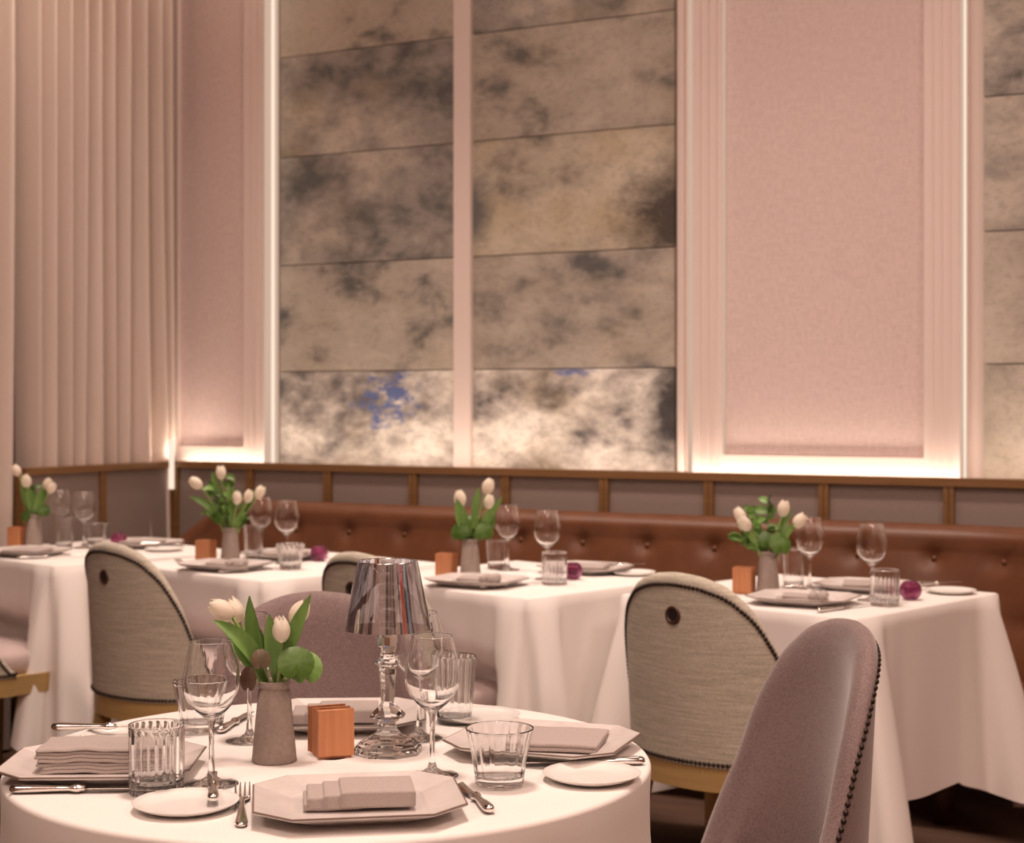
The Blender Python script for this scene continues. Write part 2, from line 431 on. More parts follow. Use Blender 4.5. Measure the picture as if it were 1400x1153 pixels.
painting(1345, 9999, 'painted canvas strips cut off by the right picture edge', [
    paint(21.2, PALE, (.38, .34, .29), DARK, .44, .15, .3), paint(22.9, PALE, (.40, .35, .30), DARK, .46, .15, .1),
    paint(23.4, PALE, MID, DARK, .47, .15, .5), paint(24.6, PALE, MID, (.09, .09, .088), .53, .15, .2, 4.5),
    paint(25.2, PALE, MID, DARK), paint(26.7, PALE, MID, DARK)])

# light strips that show: in the left reveals of the recesses and in the moulding
def strip(e1, e2, w, d, z0, z1, label, core=None):
    "a frosted strip of light; core: offset and depth of the brighter tube that shows through it"
    r = put('light_strip', None, None, W(e1, e2, z0), (0, 0, A)); r['label'] = label; r['category'] = 'light strip'; r.empty_display_size = .05
    m = MB(); m.box(-w / 2, w / 2, -d / 2, d / 2, 0, z1 - z0); put('diffuser', recalc(m.mesh('diffuser', 'led')), r)
    if core:
        m = MB(); m.box(-w / 2 - .001, w / 2 + .003, core[0] - core[1] / 2, core[0] + core[1] / 2, 0, z1 - z0); put('tube', recalc(m.mesh('tube', 'ledhot')), r)
strip(fx(360) + .003, CF + .050, .006, .086, .99, 4.0, 'tall glowing light strip in the recess left of the blue-patched painting', (.004, .018))
strip(fx(1312) + .003, CF + .050, .006, .086, .99, 4.0, 'tall glowing light strip in the recess beside the picture at the right edge', (-.008, .020))
strip(fx(940), CF + .028, .018, .006, .99, 4.0, 'tall glowing light strip right of the middle painting')
strip(fx(988) + .002, CF + .010, .004, .016, ZB, 4.0, 'glowing hairline standing for the lit reveal left of the wide linen panel')  # glowing sliver in place of light falling on the reveal, no lamp here
m = MB(); m.box(pe[0] - .004, pe[0] + .012, 5.062, 5.078, .90, 1.10)
one('corner_lamp', m, 'ledhot', 'short glowing light tube in the panelling corner under the curtain', 'lamp', pe[0], 5.06, .90)

# curtain on the left, hanging in deep folds behind the panelling
def curtain(e_face, y0, y1, z0, z1, nf, amp, seed, label, straight=False):
    rnd = random.Random(seed); n = nf * 16
    ph = [rnd.uniform(-.35, .35) for _ in range(nf + 1)]; am = [rnd.uniform(.6, 1.15) for _ in range(nf + 1)]
    dr = [rnd.uniform(-.022, .022) for _ in range(nf + 2)]
    rows = []
    for i in range(15):
        t = i / 14; z = z0 + (z1 - z0) * t; row = []
        for j in range(n + 1):
            s = j / 16; k = min(int(s), nf - 1); f = s - k
            a = am[k] * (1 - f) + am[k + 1] * f
            c = math.cos(2 * PI * s + ph[k] * math.sin(PI * f))
            prof = 2 * abs(math.sin(PI * (s + .12 * ph[k]))) ** .9 - 1
            d = dr[k] * (1 - f) + dr[k + 1] * f
            low = max(0, 1 - (z - 1.0) / 1.6) ** 1.5
            y = y0 + (y1 - y0) * j / n + d * (.1 + low) * 1.4
            row.append((e_face + amp * a * prof * (.8 + .35 * (1 - t)), y, z))
        rows.append(row)
    m = MB(); m.grid(rows); back = [[(p[0] - .004, p[1], p[2]) for p in r] for r in rows]; m.grid(back, flip=True)
    me = m.mesh('curtain', 'curtain'); me.transform(Matrix.Translation((-e_face, -y0, 0)))
    o = put('curtain', me, None, W(e_face, y0, 0), (0, 0, A)); o['label'] = label; o['category'] = 'curtain'; return o
def left_e2(px, e1):      # distance towards the back wall where a picture column crosses the left plane e1
    p = (px - CX) / F; d = e1 / (CA * p + SA); return d * (-SA * p + CA)
cy1, cy0 = 5.16, left_e2(24, -4.36)
curtain(-4.34, cy0, cy1, .012, 4.05, 10, .075, 5, 'floor-length pale curtain in deep folds beside the linen wall panel')
cy2 = left_e2(13, -4.36)
curtain(-4.33, cy2 - 1.3, cy2, .012, 4.05, 12, .065, 9, 'pale curtain cut off by the left picture edge, beyond the dark gap')
m = MB(); m.box(E_L - .048, E_L - .02, REAR, 5.3, 0, .14); structure('baseboard_left', m, 'black')

# ------------------------------------------------------------------ banquette
def banquette():
    c0 = 4.985                              # line of the top roll's crest
    ctr = []                                # plan path of the crest: (e1, e2, inward normal)
    R1, R2 = .30, .70
    ex = pe[0] + .09
    y_end = 5.085 - .36
    for k in range(12):                     # return along the left panelling, then the corner, then the wall, then the right corner
        ctr.append((ex, y_end + (c0 - R1 - y_end) * k / 11, 1, 0))
    for k in range(1, 12):
        t = PI / 2 * k / 12; ctr.append((ex + R1 - R1 * math.cos(t), c0 - R1 + R1 * math.sin(t), math.cos(t), -math.sin(t)))
    xr = along(1300, c0)
    xa = ex + R1
    nn = 150
    for k in range(nn + 1): ctr.append((xa + (xr - xa) * k / nn, c0, 0, -1))
    for k in range(1, 15):
        t = PI / 3 * k / 14; ctr.append((xr + R2 * math.sin(t), c0 - R2 + R2 * math.cos(t), -math.sin(t), -math.cos(t)))
    L = [0]
    for p, q in zip(ctr[:-1], ctr[1:]): L.append(L[-1] + math.hypot(q[0] - p[0], q[1] - p[1]))
    # buttons, two staggered rows
    s0 = L[22]; btn = []
    sp = .236
    # one button should sit at picture column 1297
    p1297 = along(1297, 4.93) - xa + s0
    k0 = math.floor(p1297 / sp)
    for k in range(-40, 40):
        s = p1297 + k * sp
        if .22 < s < L[-1] - .05: btn.append((s, .775))
        if .22 < s + sp / 2 < L[-1] - .05: btn.append((s + sp / 2, .60))
    prof = [(.00, .30), (-.055, .44), (-.048, .50)]       # unused feet of the back, under the seat
    def drop(s): return 1.35 * max(0, (L[24] - s) / L[24]) ** 1.3
    rows = []
    NZ = 34
    for i, (x, y, nx, ny) in enumerate(ctr):
        s = L[i]; top = .878 - .30 * drop(s)
        row = []
        pts = []
        for k in range(NZ):                               # leaning front face
            z = .40 + (top - .075 - .40) * k / (NZ - 1); pts.append((.085 + .11 * (top - .075 - z) / .45, z))
        for k in range(1, 10):                            # top roll
            t = PI * k / 10; pts.append((.03 + .062 * math.cos(t) , top - .062 + .062 * math.sin(t)))
        pts.append((-.045, top - .12)); pts.append((-.045, .2))
        for (d, z) in pts:
            dent = 0
            if d > .06 and z < top - .05:
                for (bs, bz) in btn:
                    ds, dz = s - bs, z - bz
                    if abs(ds) < .14 and abs(dz) < .14:
                        r = math.hypot(ds, dz * 1.0); dent += .016 * math.exp(-(r / .026) ** 2) + .006 * math.exp(-(r / .07) ** 2)
            row.append((x + nx * (d - dent), y + ny * (d - dent), z))
        rows.append(row)
    r = put('banquette', None, None, W(ctr[60][0], ctr[60][1], 0), (0, 0, A)); ox, oy = ctr[60][0], ctr[60][1]
    r['label'] = 'long brown leather banquette with buttoned back along the panelled wall'; r['category'] = 'banquette'
    T = Matrix.Translation((-ox, -oy, 0))
    m = MB(); m.grid(rows); 
    for rr, fl in ((rows[0], True), (rows[-1], False)):
        m.add(rr, [tuple(range(len(rr)))[::-1] if fl else tuple(range(len(rr)))], False)
    me = recalc(m.mesh('backrest', 'leather')); me.transform(T); put('backrest', me, r)
    # seat cushion and plinth follow the same path
    def sweep(name, pts, mat, i0, i1, step=1):
        rw = [[(ctr[i][0] + ctr[i][2] * d, ctr[i][1] + ctr[i][3] * d, z) for d, z in pts] for i in range(i0, i1, step)]
        q = MB(); q.grid(rw, True, True, caps=True); me = recalc(q.mesh(name, mat)); me.transform(T); put(name, me, r)
    seat = [(.08, .34)] + [(.50 + .05 * math.cos(t), .39 + .05 * math.sin(t)) for t in (-1.57, -1, -.5, 0, .5, 1, 1.57)] + [(.3, .452), (.1, .44)]
    sweep('seat_cushion', [(.06, .34), (.28, .34)] + [(.27 + .05 * math.cos(t), .39 + .05 * math.sin(t)) for t in (-1.57, -1, -.5, 0, .5, 1, 1.57)] + [(.15, .452), (.06, .44)], 'leather', 0, len(ctr))
    sweep('seat_rail', [(.06, .27), (.26, .27), (.26, .34), (.06, .34)], 'darkwood', 0, len(ctr))
    for (bs, bz) in btn:
        i = min(range(len(L)), key=lambda k: abs(L[k] - bs))
        i = max(1, min(len(ctr) - 2, i)); f = bs - L[i]
        x, y, nx, ny = ctr[i]; tx, ty = -ny, nx
        tx, ty = ctr[i + 1][0] - ctr[i - 1][0], ctr[i + 1][1] - ctr[i - 1][1]; l = math.hypot(tx, ty); tx, ty = tx / l, ty / l
        if bz > .878 - .30 * drop(bs) - .09: continue
        d = .085 + .11 * (.803 - bz) / .45 - .021
        q = MB(); q.ball((x + tx * f + nx * d - ox, y + ty * f + ny * d - oy, bz), .0105, 8, 5); put('button', q.mesh('button', 'leather'), r)
    for k in range(7):                                    # round feet under the seat rail
        e = xa + .15 + k * .52
        if e > xr + .35: break
        q = MB(); q.lathe([(.0, .0), (.030, .0), (.043, .27), (0, .27)], 16, mat=Matrix.Translation((e - ox, c0 - .17 - oy, 0))); put('foot', q.mesh('foot', 'darkwood'), r)
banquette()

# ------------------------------------------------------------------ tables and cloths
US = Vector((-math.cos(math.radians(43.5)), math.sin(math.radians(43.5)), 0))    # from the front corner along the front-left edge
VS = Vector((math.sin(math.radians(43.5)), math.cos(math.radians(43.5)), 0))     # and along the right edge
SIDE = .70
corners = {'t3': spot(1170, 847), 't2': spot(722, 819), 't1': spot(359, 795), 't0': spot(73, 774)}
WHERE = {'t3': 'the rightmost table', 't2': 'the table behind the mirrored lamp',
         't1': 'the table behind the foreground tulips', 't0': 'the far left table'}
def square_cloth():
    "local frame: x along the right edge, y along the front-left edge, origin at the middle of the table top; drop with corner folds"
    h = SIDE / 2; m = MB()
    CW = .21                                   # how far from its corner a fold gathers the cloth
    K = [(-1, -.707 * CW, -.707 * CW), (-.8, -.105, -.085), (-.62, -.070, -.040), (-.46, -.112, .020), (-.32, -.106, .080), (-.17, -.056, .118), (-.02, -.004, .040),
         (.14, .046, .122), (.32, .112, .080), (.46, .124, .008), (.62, .074, -.045), (.8, .105, -.088), (1, .707 * CW, -.707 * CW)]
    def knot(q):
        for k in range(len(K) - 1):
            if K[k][0] <= q <= K[k + 1][0] + 1e-9:
                p0, p1, p2, p3 = K[max(k - 1, 0)], K[k], K[k + 1], K[min(k + 2, len(K) - 1)]
                f = (q - p1[0]) / (p2[0] - p1[0])
                return [.5 * (2 * p1[i] + (p2[i] - p0[i]) * f + (2 * p0[i] - 5 * p1[i] + 4 * p2[i] - p3[i]) * f * f + (3 * p1[i] - p0[i] - 3 * p2[i] + p3[i]) * f ** 3) for i in (1, 2)]
    per = []                                   # (x, y on the table's edge; fold offset at the hem; share of the fold; side normal; distance along)
    cs = [(-h, -h), (h, -h), (h, h), (-h, h)]
    for ci, (x, y) in enumerate(cs):
        gx, gy = math.copysign(.7071, x), math.copysign(.7071, y)
        din = (cs[ci][0] - cs[ci - 1][0], cs[ci][1] - cs[ci - 1][1]); L = math.hypot(*din); din = (din[0] / L, din[1] / L)
        nx_ = cs[(ci + 1) % 4]; dout = ((nx_[0] - x) / SIDE, (nx_[1] - y) / SIDE)
        for j in range(41):
            q = -1 + j / 20; d = abs(q) * CW; dr = (-din[0], -din[1]) if q < 0 else dout
            bx, by = x + dr[0] * d, y + dr[1] * d
            u, g = knot(q); ux, uy = -gy, gx
            kx, ky = x + ux * u + gx * g, y + uy * u + gy * g
            per.append((bx, by, kx - bx, ky - by, max(0, 1 - abs(q)) ** .8, 0, 0, 0))
        for j in range(1, 12):
            d = CW + (SIDE - 2 * CW) * j / 12
            per.append((x + dout[0] * d, y + dout[1] * d, 0, 0, 0, dout[1], -dout[0], d))
    rows = []
    def ring(ins, z): return [(p[0] * (1 - ins / h), p[1] * (1 - ins / h), z) for p in per]
    rows.append(ring(h * .98, TZ + .001)); rows.append(ring(h * .5, TZ + .001)); rows.append(ring(.03, TZ + .001)); rows.append(ring(.005, TZ + .0005))
    rows.append(ring(0, TZ - .004))
    for k in range(1, 17):
        t = k / 16; row = []
        for (x, y, kx, ky, b, ox, oy, d) in per:
            drop = .455 * t; sway = (.010 * math.sin(11 * d + 3 * ox) + .006) * t * math.sin(PI * (d - CW) / (SIDE - 2 * CW)) if d else 0
            px_, py_ = x + kx * t ** .8 + ox * sway, y + ky * t ** .8 + oy * sway
            sm = lambda v: max(0, min(1, v)) ** 2 * (3 - 2 * max(0, min(1, v)))
            if px_ < -h + .08: px_ += .105 * sm((py_ + h - .03) / .11) * sm((h - .14 - py_) / .09) * sm((drop - .13) / .11)
            row.append((px_, py_, TZ - .004 - drop * (1 + .22 * b) + .005 * math.sin(13 * d + 2 * ox) * t))
        rows.append(row)
    m.grid(rows, True, flip=True)
    inner = [[(x * .993, y * .993, z - .0015) for (x, y, z) in r] for r in rows[2:]]
    m.grid(inner, True)
    me = m.mesh('tablecloth', 'cloth'); return me
scl = square_cloth()
def pedestal(side=None, rad=None):
    t = MB()
    if side: t.box(-side / 2 + .012, side / 2 - .012, -side / 2 + .012, side / 2 - .012, TZ - .032, TZ - .004)
    else: t.lathe([(.001, TZ - .03), (rad, TZ - .03), (rad, TZ - .004), (.001, TZ - .004)], 48, False)
    c = MB(); c.lathe([(.035, .03), (.035, TZ - .03)], 20)
    b = MB(); b.lathe([(.001, .0), (.21, .0), (.21, .014), (.18, .022), (.04, .04), (.001, .04)], 40)
    return [('tabletop', recalc(t.mesh('tabletop', 'darkwood'))), ('column', c.mesh('column', 'black')), ('base', recalc(b.mesh('base', 'black')))]
ped = pedestal(side=SIDE)
ANG = math.atan2(VS.y, VS.x)
for key, c in corners.items():
    ctr = c + (US + VS) * SIDE / 2
    spawn(ped, 'square_table', {'t3': 'dark pedestal table under the cloth of the rightmost table', 't2': 'dark pedestal table under the cloth behind the mirrored lamp',
          't1': 'dark pedestal table under the cloth behind the foreground tulips', 't0': 'dark round-footed pedestal table under the cloth at far left'}[key], 'table', (ctr.x, ctr.y, 0), ANG, 'square tables along the banquette')
    spawn([(None, scl)], 'tablecloth', 'white tablecloth with hanging corner folds on ' + WHERE[key], 'tablecloth', (ctr.x, ctr.y, 0), ANG, 'white tablecloths on the square tables')

RC = Vector((-.252, 2.262, TZ)); RR = .446
def round_cloth():
    m = MB(); n = 144; rows = []
    for r in (.02, .2, .36, RR - .03, RR - .007): rows.append([(r * math.cos(2 * PI * k / n), r * math.sin(2 * PI * k / n), TZ + .001) for k in range(n)])
    for k in range(1, 5):
        t = PI / 2 * k / 4; r = RR - .007 + .007 * math.sin(t); z = TZ + .001 - .007 * (1 - math.cos(t))
        rows.append([(r * math.cos(2 * PI * j / n), r * math.sin(2 * PI * j / n), z) for j in range(n)])
    for k in range(1, 15):
        t = k / 14; row = []
        for j in range(n):
            a = 2 * PI * j / n
            g = .5 + .5 * math.cos(9 * a + .9 * math.sin(2 * a) + .6)
            r = RR - .004 * math.sin(PI * min(1, t * 2)) + .055 * t ** 1.7 * g ** 1.6 + .006 * t * math.sin(17 * a)
            row.append((r * math.cos(a), r * math.sin(a), TZ - .006 - .46 * t * (1 - .05 * g)))
        rows.append(row)
    m.grid(rows, True)
    inner = [[(x * .994, y * .994, z - .0015) for (x, y, z) in r] for r in rows[2:]]
    m.grid(inner, True, flip=True)
    return m.mesh('tablecloth', 'cloth')
spawn(pedestal(rad=RR - .012), 'round_table', 'round pedestal table hidden under the white cloth in the foreground', 'table', (RC.x, RC.y, 0))
spawn([(None, round_cloth())], 'tablecloth', 'white tablecloth on the round table in the foreground', 'tablecloth', (RC.x, RC.y, 0))

# ------------------------------------------------------------------ chairs
def chair_parts(outer, inner, dz=0.0, nr=.0053, ns=.0098, low=0.0):
    LO = low
    th = np.array([0, 15, 30, 45, 60, 70, 80, 90, 98]); hh = np.array([.865, .859, .838, .786, .688, .58, .508, .468 - LO * .6, .442 - LO])
    tt = np.linspace(-98, 98, 95)
    h = np.interp(np.abs(tt), th, hh); ker = np.hanning(9); ker /= ker.sum()
    hp = np.concatenate([h[:4][::-1] * 0 + h[0], h, h[-4:] * 0 + h[-1]]); h = np.convolve(hp, ker, 'valid')
    zb = .43 - LO; TH = .046
    def plan(t, z, off):
        t = math.radians(t); u = (z - .43) / .43
        a = .248 + .015 * u - off; b = .190 + .012 * u - off
        return (a * math.sin(t), -b * math.cos(t) - .012 * u * max(0, math.cos(t)), z)
    outr, inn, rim_nails = [], [], []
    R, VR = .021, .075
    for t, H in zip(tt, h):
        o, i = [], []
        for k in range(12):
            z = zb + (H - R - zb) * k / 11; o.append(plan(t, z, 0))
        for k in range(1, 5):
            q = PI / 2 * k / 4; o.append(plan(t, H - R + R * math.sin(q), R - R * math.cos(q)))
        i.append(o[-1])
        for k in range(1, 6):
            q = PI / 2 * k / 5; i.append(plan(t, H - VR * (1 - math.cos(q)), R + (TH - R) * math.sin(q)))
        for k in range(1, 12):
            z = H - VR + (zb - H + VR) * k / 11; pad = .012 * math.sin(PI * k / 11) ** 2; i.append(plan(t, z, TH + pad))
        outr.append(o); inn.append(i)
    P = []
    m = MB(); m.grid(outr, flip=True)
    ends = MB()
    P.append(('outer_back', recalc(m.mesh('outer_back', outer))))
    m = MB(); m.grid(inn, flip=True)
    for idx, fl in ((0, False), (-1, True)):
        loop = outr[idx] + inn[idx][1:]
        m.add(loop, [tuple(range(len(loop)))], False)
    P.append(('backrest', m.mesh('backrest', inner)))
    # nail heads: along the top edge of the outer panel and along its foot
    nl = MB(); last = None
    def nail(p):
        v = Vector((p[0], p[1], 0)).normalized(); nl.ball((p[0] + v.x * .0005, p[1] + v.y * .0005, p[2]), nr, 7, 5)
    pts = []
    for t in np.linspace(-97, 97, 1200):
        H = float(np.interp(t, tt, h)); pts.append(plan(t, max(H - .026, zb + .012), 0))
    for p in pts:
        if last is None or (Vector(p) - last).length > ns: nail(p); last = Vector(p)
    for t in np.linspace(-96, 96, 600):
        p = Vector(plan(t, zb + .008, 0))
        if (p - last).length > ns: nail(p); last = p
    P.append(('nailhead_trim', nl.mesh('nailhead_trim', 'nail')))
    # finger hole
    g = MB(); z = .768; y = plan(0, z, 0)[1]
    rows = []
    for k in range(20):
        a = 2 * PI * k / 20; rows.append([((.0175 + .0045 * math.cos(b)) * math.cos(a), y + .001 - .005 * math.sin(b), z + (.0175 + .0045 * math.cos(b)) * math.sin(a)) for b in [2 * PI * j / 8 for j in range(8)]])
    rows.append(rows[0]); g.grid(rows, True)
    hb = MB(); hb.add([(.0175 * math.cos(2 * PI * k / 20), y - .0012, z + .0175 * math.sin(2 * PI * k / 20)) for k in range(20)], [tuple(range(20))], False)
    P.append(('grommet', recalc(g.mesh('grommet', 'grommet')), 'dark finger hole in the back', [('hole', hb.mesh('hole', 'hole'))]))
    # seat
    out = []
    for t in np.linspace(-100, 100, 41): out.append(plan(t, .43, .0)[:2])
    fr = [(.24, .10), (.236, .17), (.215, .225), (.17, .247), (.08, .255), (0, .257)]
    ol = out + fr + [(-x, y) for x, y in fr[::-1][1:]]
    w = MB(); w.prism([(x * .985, y * .985) for x, y in ol], 0.375 - LO, .432 - LO, bev=0); P.append(('seat_frame', recalc(w.mesh('seat_frame', 'oak'))))
    s = MB(); rows = []
    for (sc, z) in ((.80, .43), (.835, .437), (.85, .452), (.84, .468), (.80, .478), (.6, .486), (.2, .488)):
        rows.append([(x * sc, (y - .02) * sc + .02, z) for x, y in ol])
    # the cushion's front comes right up to the frame
    rows = [[(x * (1 + .14 * max(0, y) / .25), y * (1 + .14 * max(0, y) / .25), z - LO + dz * max(0, z - .44) / .048) for x, y, z in r] for r in rows]
    s.grid(rows, True, caps=True); P.append(('seat', recalc(s.mesh('seat', 'seatcloth' if outer == 'tweed' else inner))))
    for (x, y, sx, sy) in ((-.17, -.10, -.02, -.05), (.17, -.10, .02, -.05), (-.18, .19, -.01, .01), (.18, .19, .01, .01)):
        l = MB(); l.tube([(x + sx, y + sy, 0), (x + sx * .5, y + sy * .5, .2), (x, y, .38 - LO)], [.0155, .021, .0265], 12)
        P.append(('leg', l.mesh('leg', 'oak')))
    return P
tw, mv = chair_parts('tweed', 'satin', .02), chair_parts('satin', 'satin', 0, .0056, .0128, .075)
def chair(proto, px, py, f, label, group, dd=None):
    "px, py: crown of the chair back in the picture; f: the way it faces"
    zt = .865; d = dd or F * (CAMZ - zt) / (py - HY); f = Vector((f[0], f[1], 0)).normalized()
    crown = Vector(((px - CX) / F * d, d, 0)); c = crown + f * .214
    spawn(proto, 'dining_chair', label, 'chair', (c.x, c.y, 0), math.atan2(-f.x, f.y), group)
G1 = 'tweed-backed chairs at the square tables'
FD = (VS.x, VS.y)
chair(tw, 918, 783, FD, 'grey tweed-backed chair in front of the rightmost square table', G1)
chair(tw, 478, 755, FD, 'grey tweed-backed chair half hidden by the mirrored lamp', G1)
chair(tw, 140, 741, FD, 'grey tweed-backed chair at left behind the stack-folded napkin', G1)
chair(tw, -135, 727, FD, 'tweed-backed chair cut off by the left edge, seat showing', G1)
chair(mv, 1178, 846, (-.975, -.22), 'mauve satin chair at right, turned side on with nailhead edge', 'mauve chairs at the round table')
chair(mv, 432, 806, (.15, -.99), 'mauve satin chair behind the foreground tulips and lamp', 'mauve chairs at the round table')

# ------------------------------------------------------------------ tableware prototypes
def split_lathe(segs, n, mod=None):
    return None
def wineglass():
    foot = [(.0005, .0), (.030, .0), (.0350, .0006), (.0352, .0016), (.030, .0028), (.014, .0055), (.0065, .011), (.0046, .017)]
    stem = [(.0046, .017), (.0036, .030), (.0033, .055), (.0037, .075), (.0052, .084)]
    out = [(.0052, .084), (.0105, .0885), (.0205, .0965), (.0300, .1075), (.0360, .1205), (.0374, .130), (.0366, .143), (.0338, .160), (.0288, .180), (.0270, .1864), (.0268, .1870)]
    inn = [(.0268, .1870), (.0266, .1872), (.0264, .1870), (.0266, .1864), (.0283, .180), (.0330, .160), (.0358, .143), (.0365, .130), (.0350, .121), (.0290, .1085), (.0195, .098), (.0090, .0912), (.0004, .0890)]
    P = []
    for nm, pr in (('foot', foot), ('stem', stem), ('bowl', out + inn)):
        m = MB(); m.lathe(pr, 40); P.append((nm, m.mesh(nm, 'glass')))
    return P
def tumbler(rb, rt, h, tb, mat='glass', flutes=0, depth=.04, lo=.0, hi=1.0, wall=.0016, inside=False, curve=0.0):
    n = max(48, flutes * 6)
    def mod(t, z, r):
        if not flutes or z < lo * h or z > hi * h: return 1
        e = min(1, (z - lo * h) / .004, (hi * h - z) / .004)
        return 1 - depth * max(e, 0) * (.5 + .5 * math.cos(flutes * t)) ** 2
    prof = [(.0005, 0), (rb * .9, 0), (rb, .0015)]
    K = 16
    R = lambda u: rb + (rt - rb) * (u + curve * (u * u - u))
    for k in range(1, K): prof.append((R(k / K), h * k / K))
    prof += [(R(1 - .0022 / h), h - .0022), (rt, h - .0005), (rt - wall / 2, h), (rt - wall, h - .0005)]
    nm = len(prof)
    inner = [(R(1 - .0022 / h) - wall, h - .0022)]
    for k in range(K - 1, 0, -1):
        z = h * k / K
        if z > tb + .003: inner.append((R(k / K) - wall, z))
    zb = tb; r0 = R(tb / h) - wall
    inner += [(r0 * .97, zb + .0025), (r0 * .85, zb + .0006), (.0005, zb)]
    m = MB(); m.lathe(prof, n, True, None, None if inside else mod); m.lathe([prof[-1]] + inner, n, True, None, mod if inside else None)
    return [(None, m.mesh('tumbler', mat))]
G = {'wine': wineglass(),
     'cut': tumbler(.0345, .0355, .089, .014, flutes=22, depth=.055, lo=.0, hi=.93, wall=.0030),
     'flare': tumbler(.031, .0445, .076, .012, flutes=16, depth=.03, inside=True, wall=.0015, curve=.5),
     'tall': tumbler(.0265, .0345, .105, .010, flutes=16, depth=.035, inside=True, wall=.0014),
     'amber': tumbler(.0265, .0345, .088, .012, flutes=0, wall=.0018)}
mm = MB(); mm.lathe([(.0005, .0125), (.0245, .0125), (.0285, .03), (.0005, .03)], 32)

def plate_oct():
    h, c = .118, .040; x, y = .127, .113
    P = [(-x, -y + c * 1.1), (-x + c * 1.1, -y), (x - c * 1.1, -y), (x, -y + c * 1.1), (x, y - c * 1.1), (x - c * 1.1, y), (-x + c * 1.1, y), (-x, y - c * 1.1)]
    def ring(s, z, ins=0):
        return [(px * s - math.copysign(ins, px), py * s - math.copysign(ins, py), z) for px, py in P]
    m = MB(); m.grid([ring(.02, .0), ring(.60, .0), ring(.64, .003), ring(.99, .0175), ring(1.0, .0193)], True, False)
    m.grid([ring(.982, .0210), ring(.66, .0096), ring(.63, .0078), ring(.02, .0075)], True, False)
    r = MB(); r.grid([ring(1.0, .0193), ring(1.0, .0205), ring(.982, .0210)], True, False)
    return [('dish', m.mesh('dish', 'glaze')), ('rim', r.mesh('rim', 'glazerim'), 'thin brown edge')]
G['plate'] = plate_oct()
m = MB(); m.lathe([(.001, .0), (.040, .0), (.044, .0012), (.057, .0058), (.0645, .0100), (.0650, .0110), (.0642, .0114), (.056, .0078), (.046, .0046), (.03, .0040), (.001, .0039)], 56)
G['bread'] = [(None, m.mesh('bread_plate', 'china'))]
# napkins, folded
def napkin_steps():
    m = MB(); m.rbox(-.0675, .0, -.033, .036, .0, .0095, .003, wob=.0004, seed=1)
    m.rbox(-.0635, .064, -.035, .037, .0015, .0175, .0035, wob=.0003, seed=2)
    m.rbox(-.0440, .065, -.0375, .038, .0025, .0208, .0035, wob=.0003, seed=3)
    m.rbox(-.0240, .066, -.0400, .039, .0035, .0242, .0035, wob=.0003, seed=4)
    return [(None, m.mesh('napkin', 'napkin'))]
def napkin_stack():
    m = MB(); z = 0
    for k in range(7):
        t = .0048; dx = [0, .003, -.006, -.004, -.008, -.006, -.006][k]
        m.rbox(-.075 + dx, .075, -.040 + .001 * (k % 3), .042, z, z + t, .0024, wob=.0010, seed=10 + k // 3, n=30); z += t * .97
    return [(None, m.mesh('napkin', 'napkin'))]
def napkin_flat():
    m = MB(); m.rbox(-.060, .060, -.058, .058, 0, .0062, .003, wob=.0004, seed=31); m.rbox(-.061, .061, -.0585, .060, .0064, .0125, .003, wob=.0004, seed=32)
    return [(None, m.mesh('napkin', 'napkin'))]
def napkin_roll():
    m = MB(); m.rbox(-.066, .06, -.034, .034, 0, .006, .003, wob=.0006, seed=41)
    m.rbox(-.050, .062, -.031, .033, .006, .013, .0034, wob=.0009, seed=42)
    m.tube([(.045, -.036, .013), (.05, 0, .0145), (.047, .036, .013)], [.0115, .0125, .0115], 12, squash=.75)
    m.tube([(.022, -.034, .013), (.026, 0, .014), (.024, .034, .013)], [.009, .010, .009], 12, squash=.75)
    return [(None, m.mesh('napkin', 'napkin'))]
G['nap_steps'], G['nap_stack'], G['nap_flat'], G['nap_roll'] = napkin_steps(), napkin_stack(), napkin_flat(), napkin_roll()
# cutlery: handle end at -x, business end at +x, lying on z=0
def knife(L=.215, hl=.095, bw=.0095):
    hd = MB(); x0 = -L / 2
    prof = [(0, .0035), (.003, .0062), (.010, .0074), (.03, .0066), (hl * .62, .0050), (hl * .80, .0046), (hl * .86, .0068), (hl * .92, .0070), (hl * .96, .0048), (hl, .0046)]
    hd.tube([(x0 + a, 0, .0065) for a, r in prof], [r for a, r in prof], 14, squash=.82)
    bl = MB(); top, bot = [], []
    for k in range(17):
        u = k / 16; x = x0 + hl - .002 + (L - hl) * u
        w1 = bw * (.55 + .45 * min(1, u * 4)) * (1 if u < .8 else math.sqrt(max(0, 1 - ((u - .8) / .2) ** 2)) * .98 + .02)
        top.append([(x, -bw * .35, .0058), (x, -bw * .2, .0068), (x, -bw * .35 + w1, .0060), (x, -bw * .2, .0050)])
    bl.grid(top, True, caps=True)
    return [('handle', hd.mesh('handle', 'silver')), ('blade', recalc(bl.mesh('blade', 'blade')))]
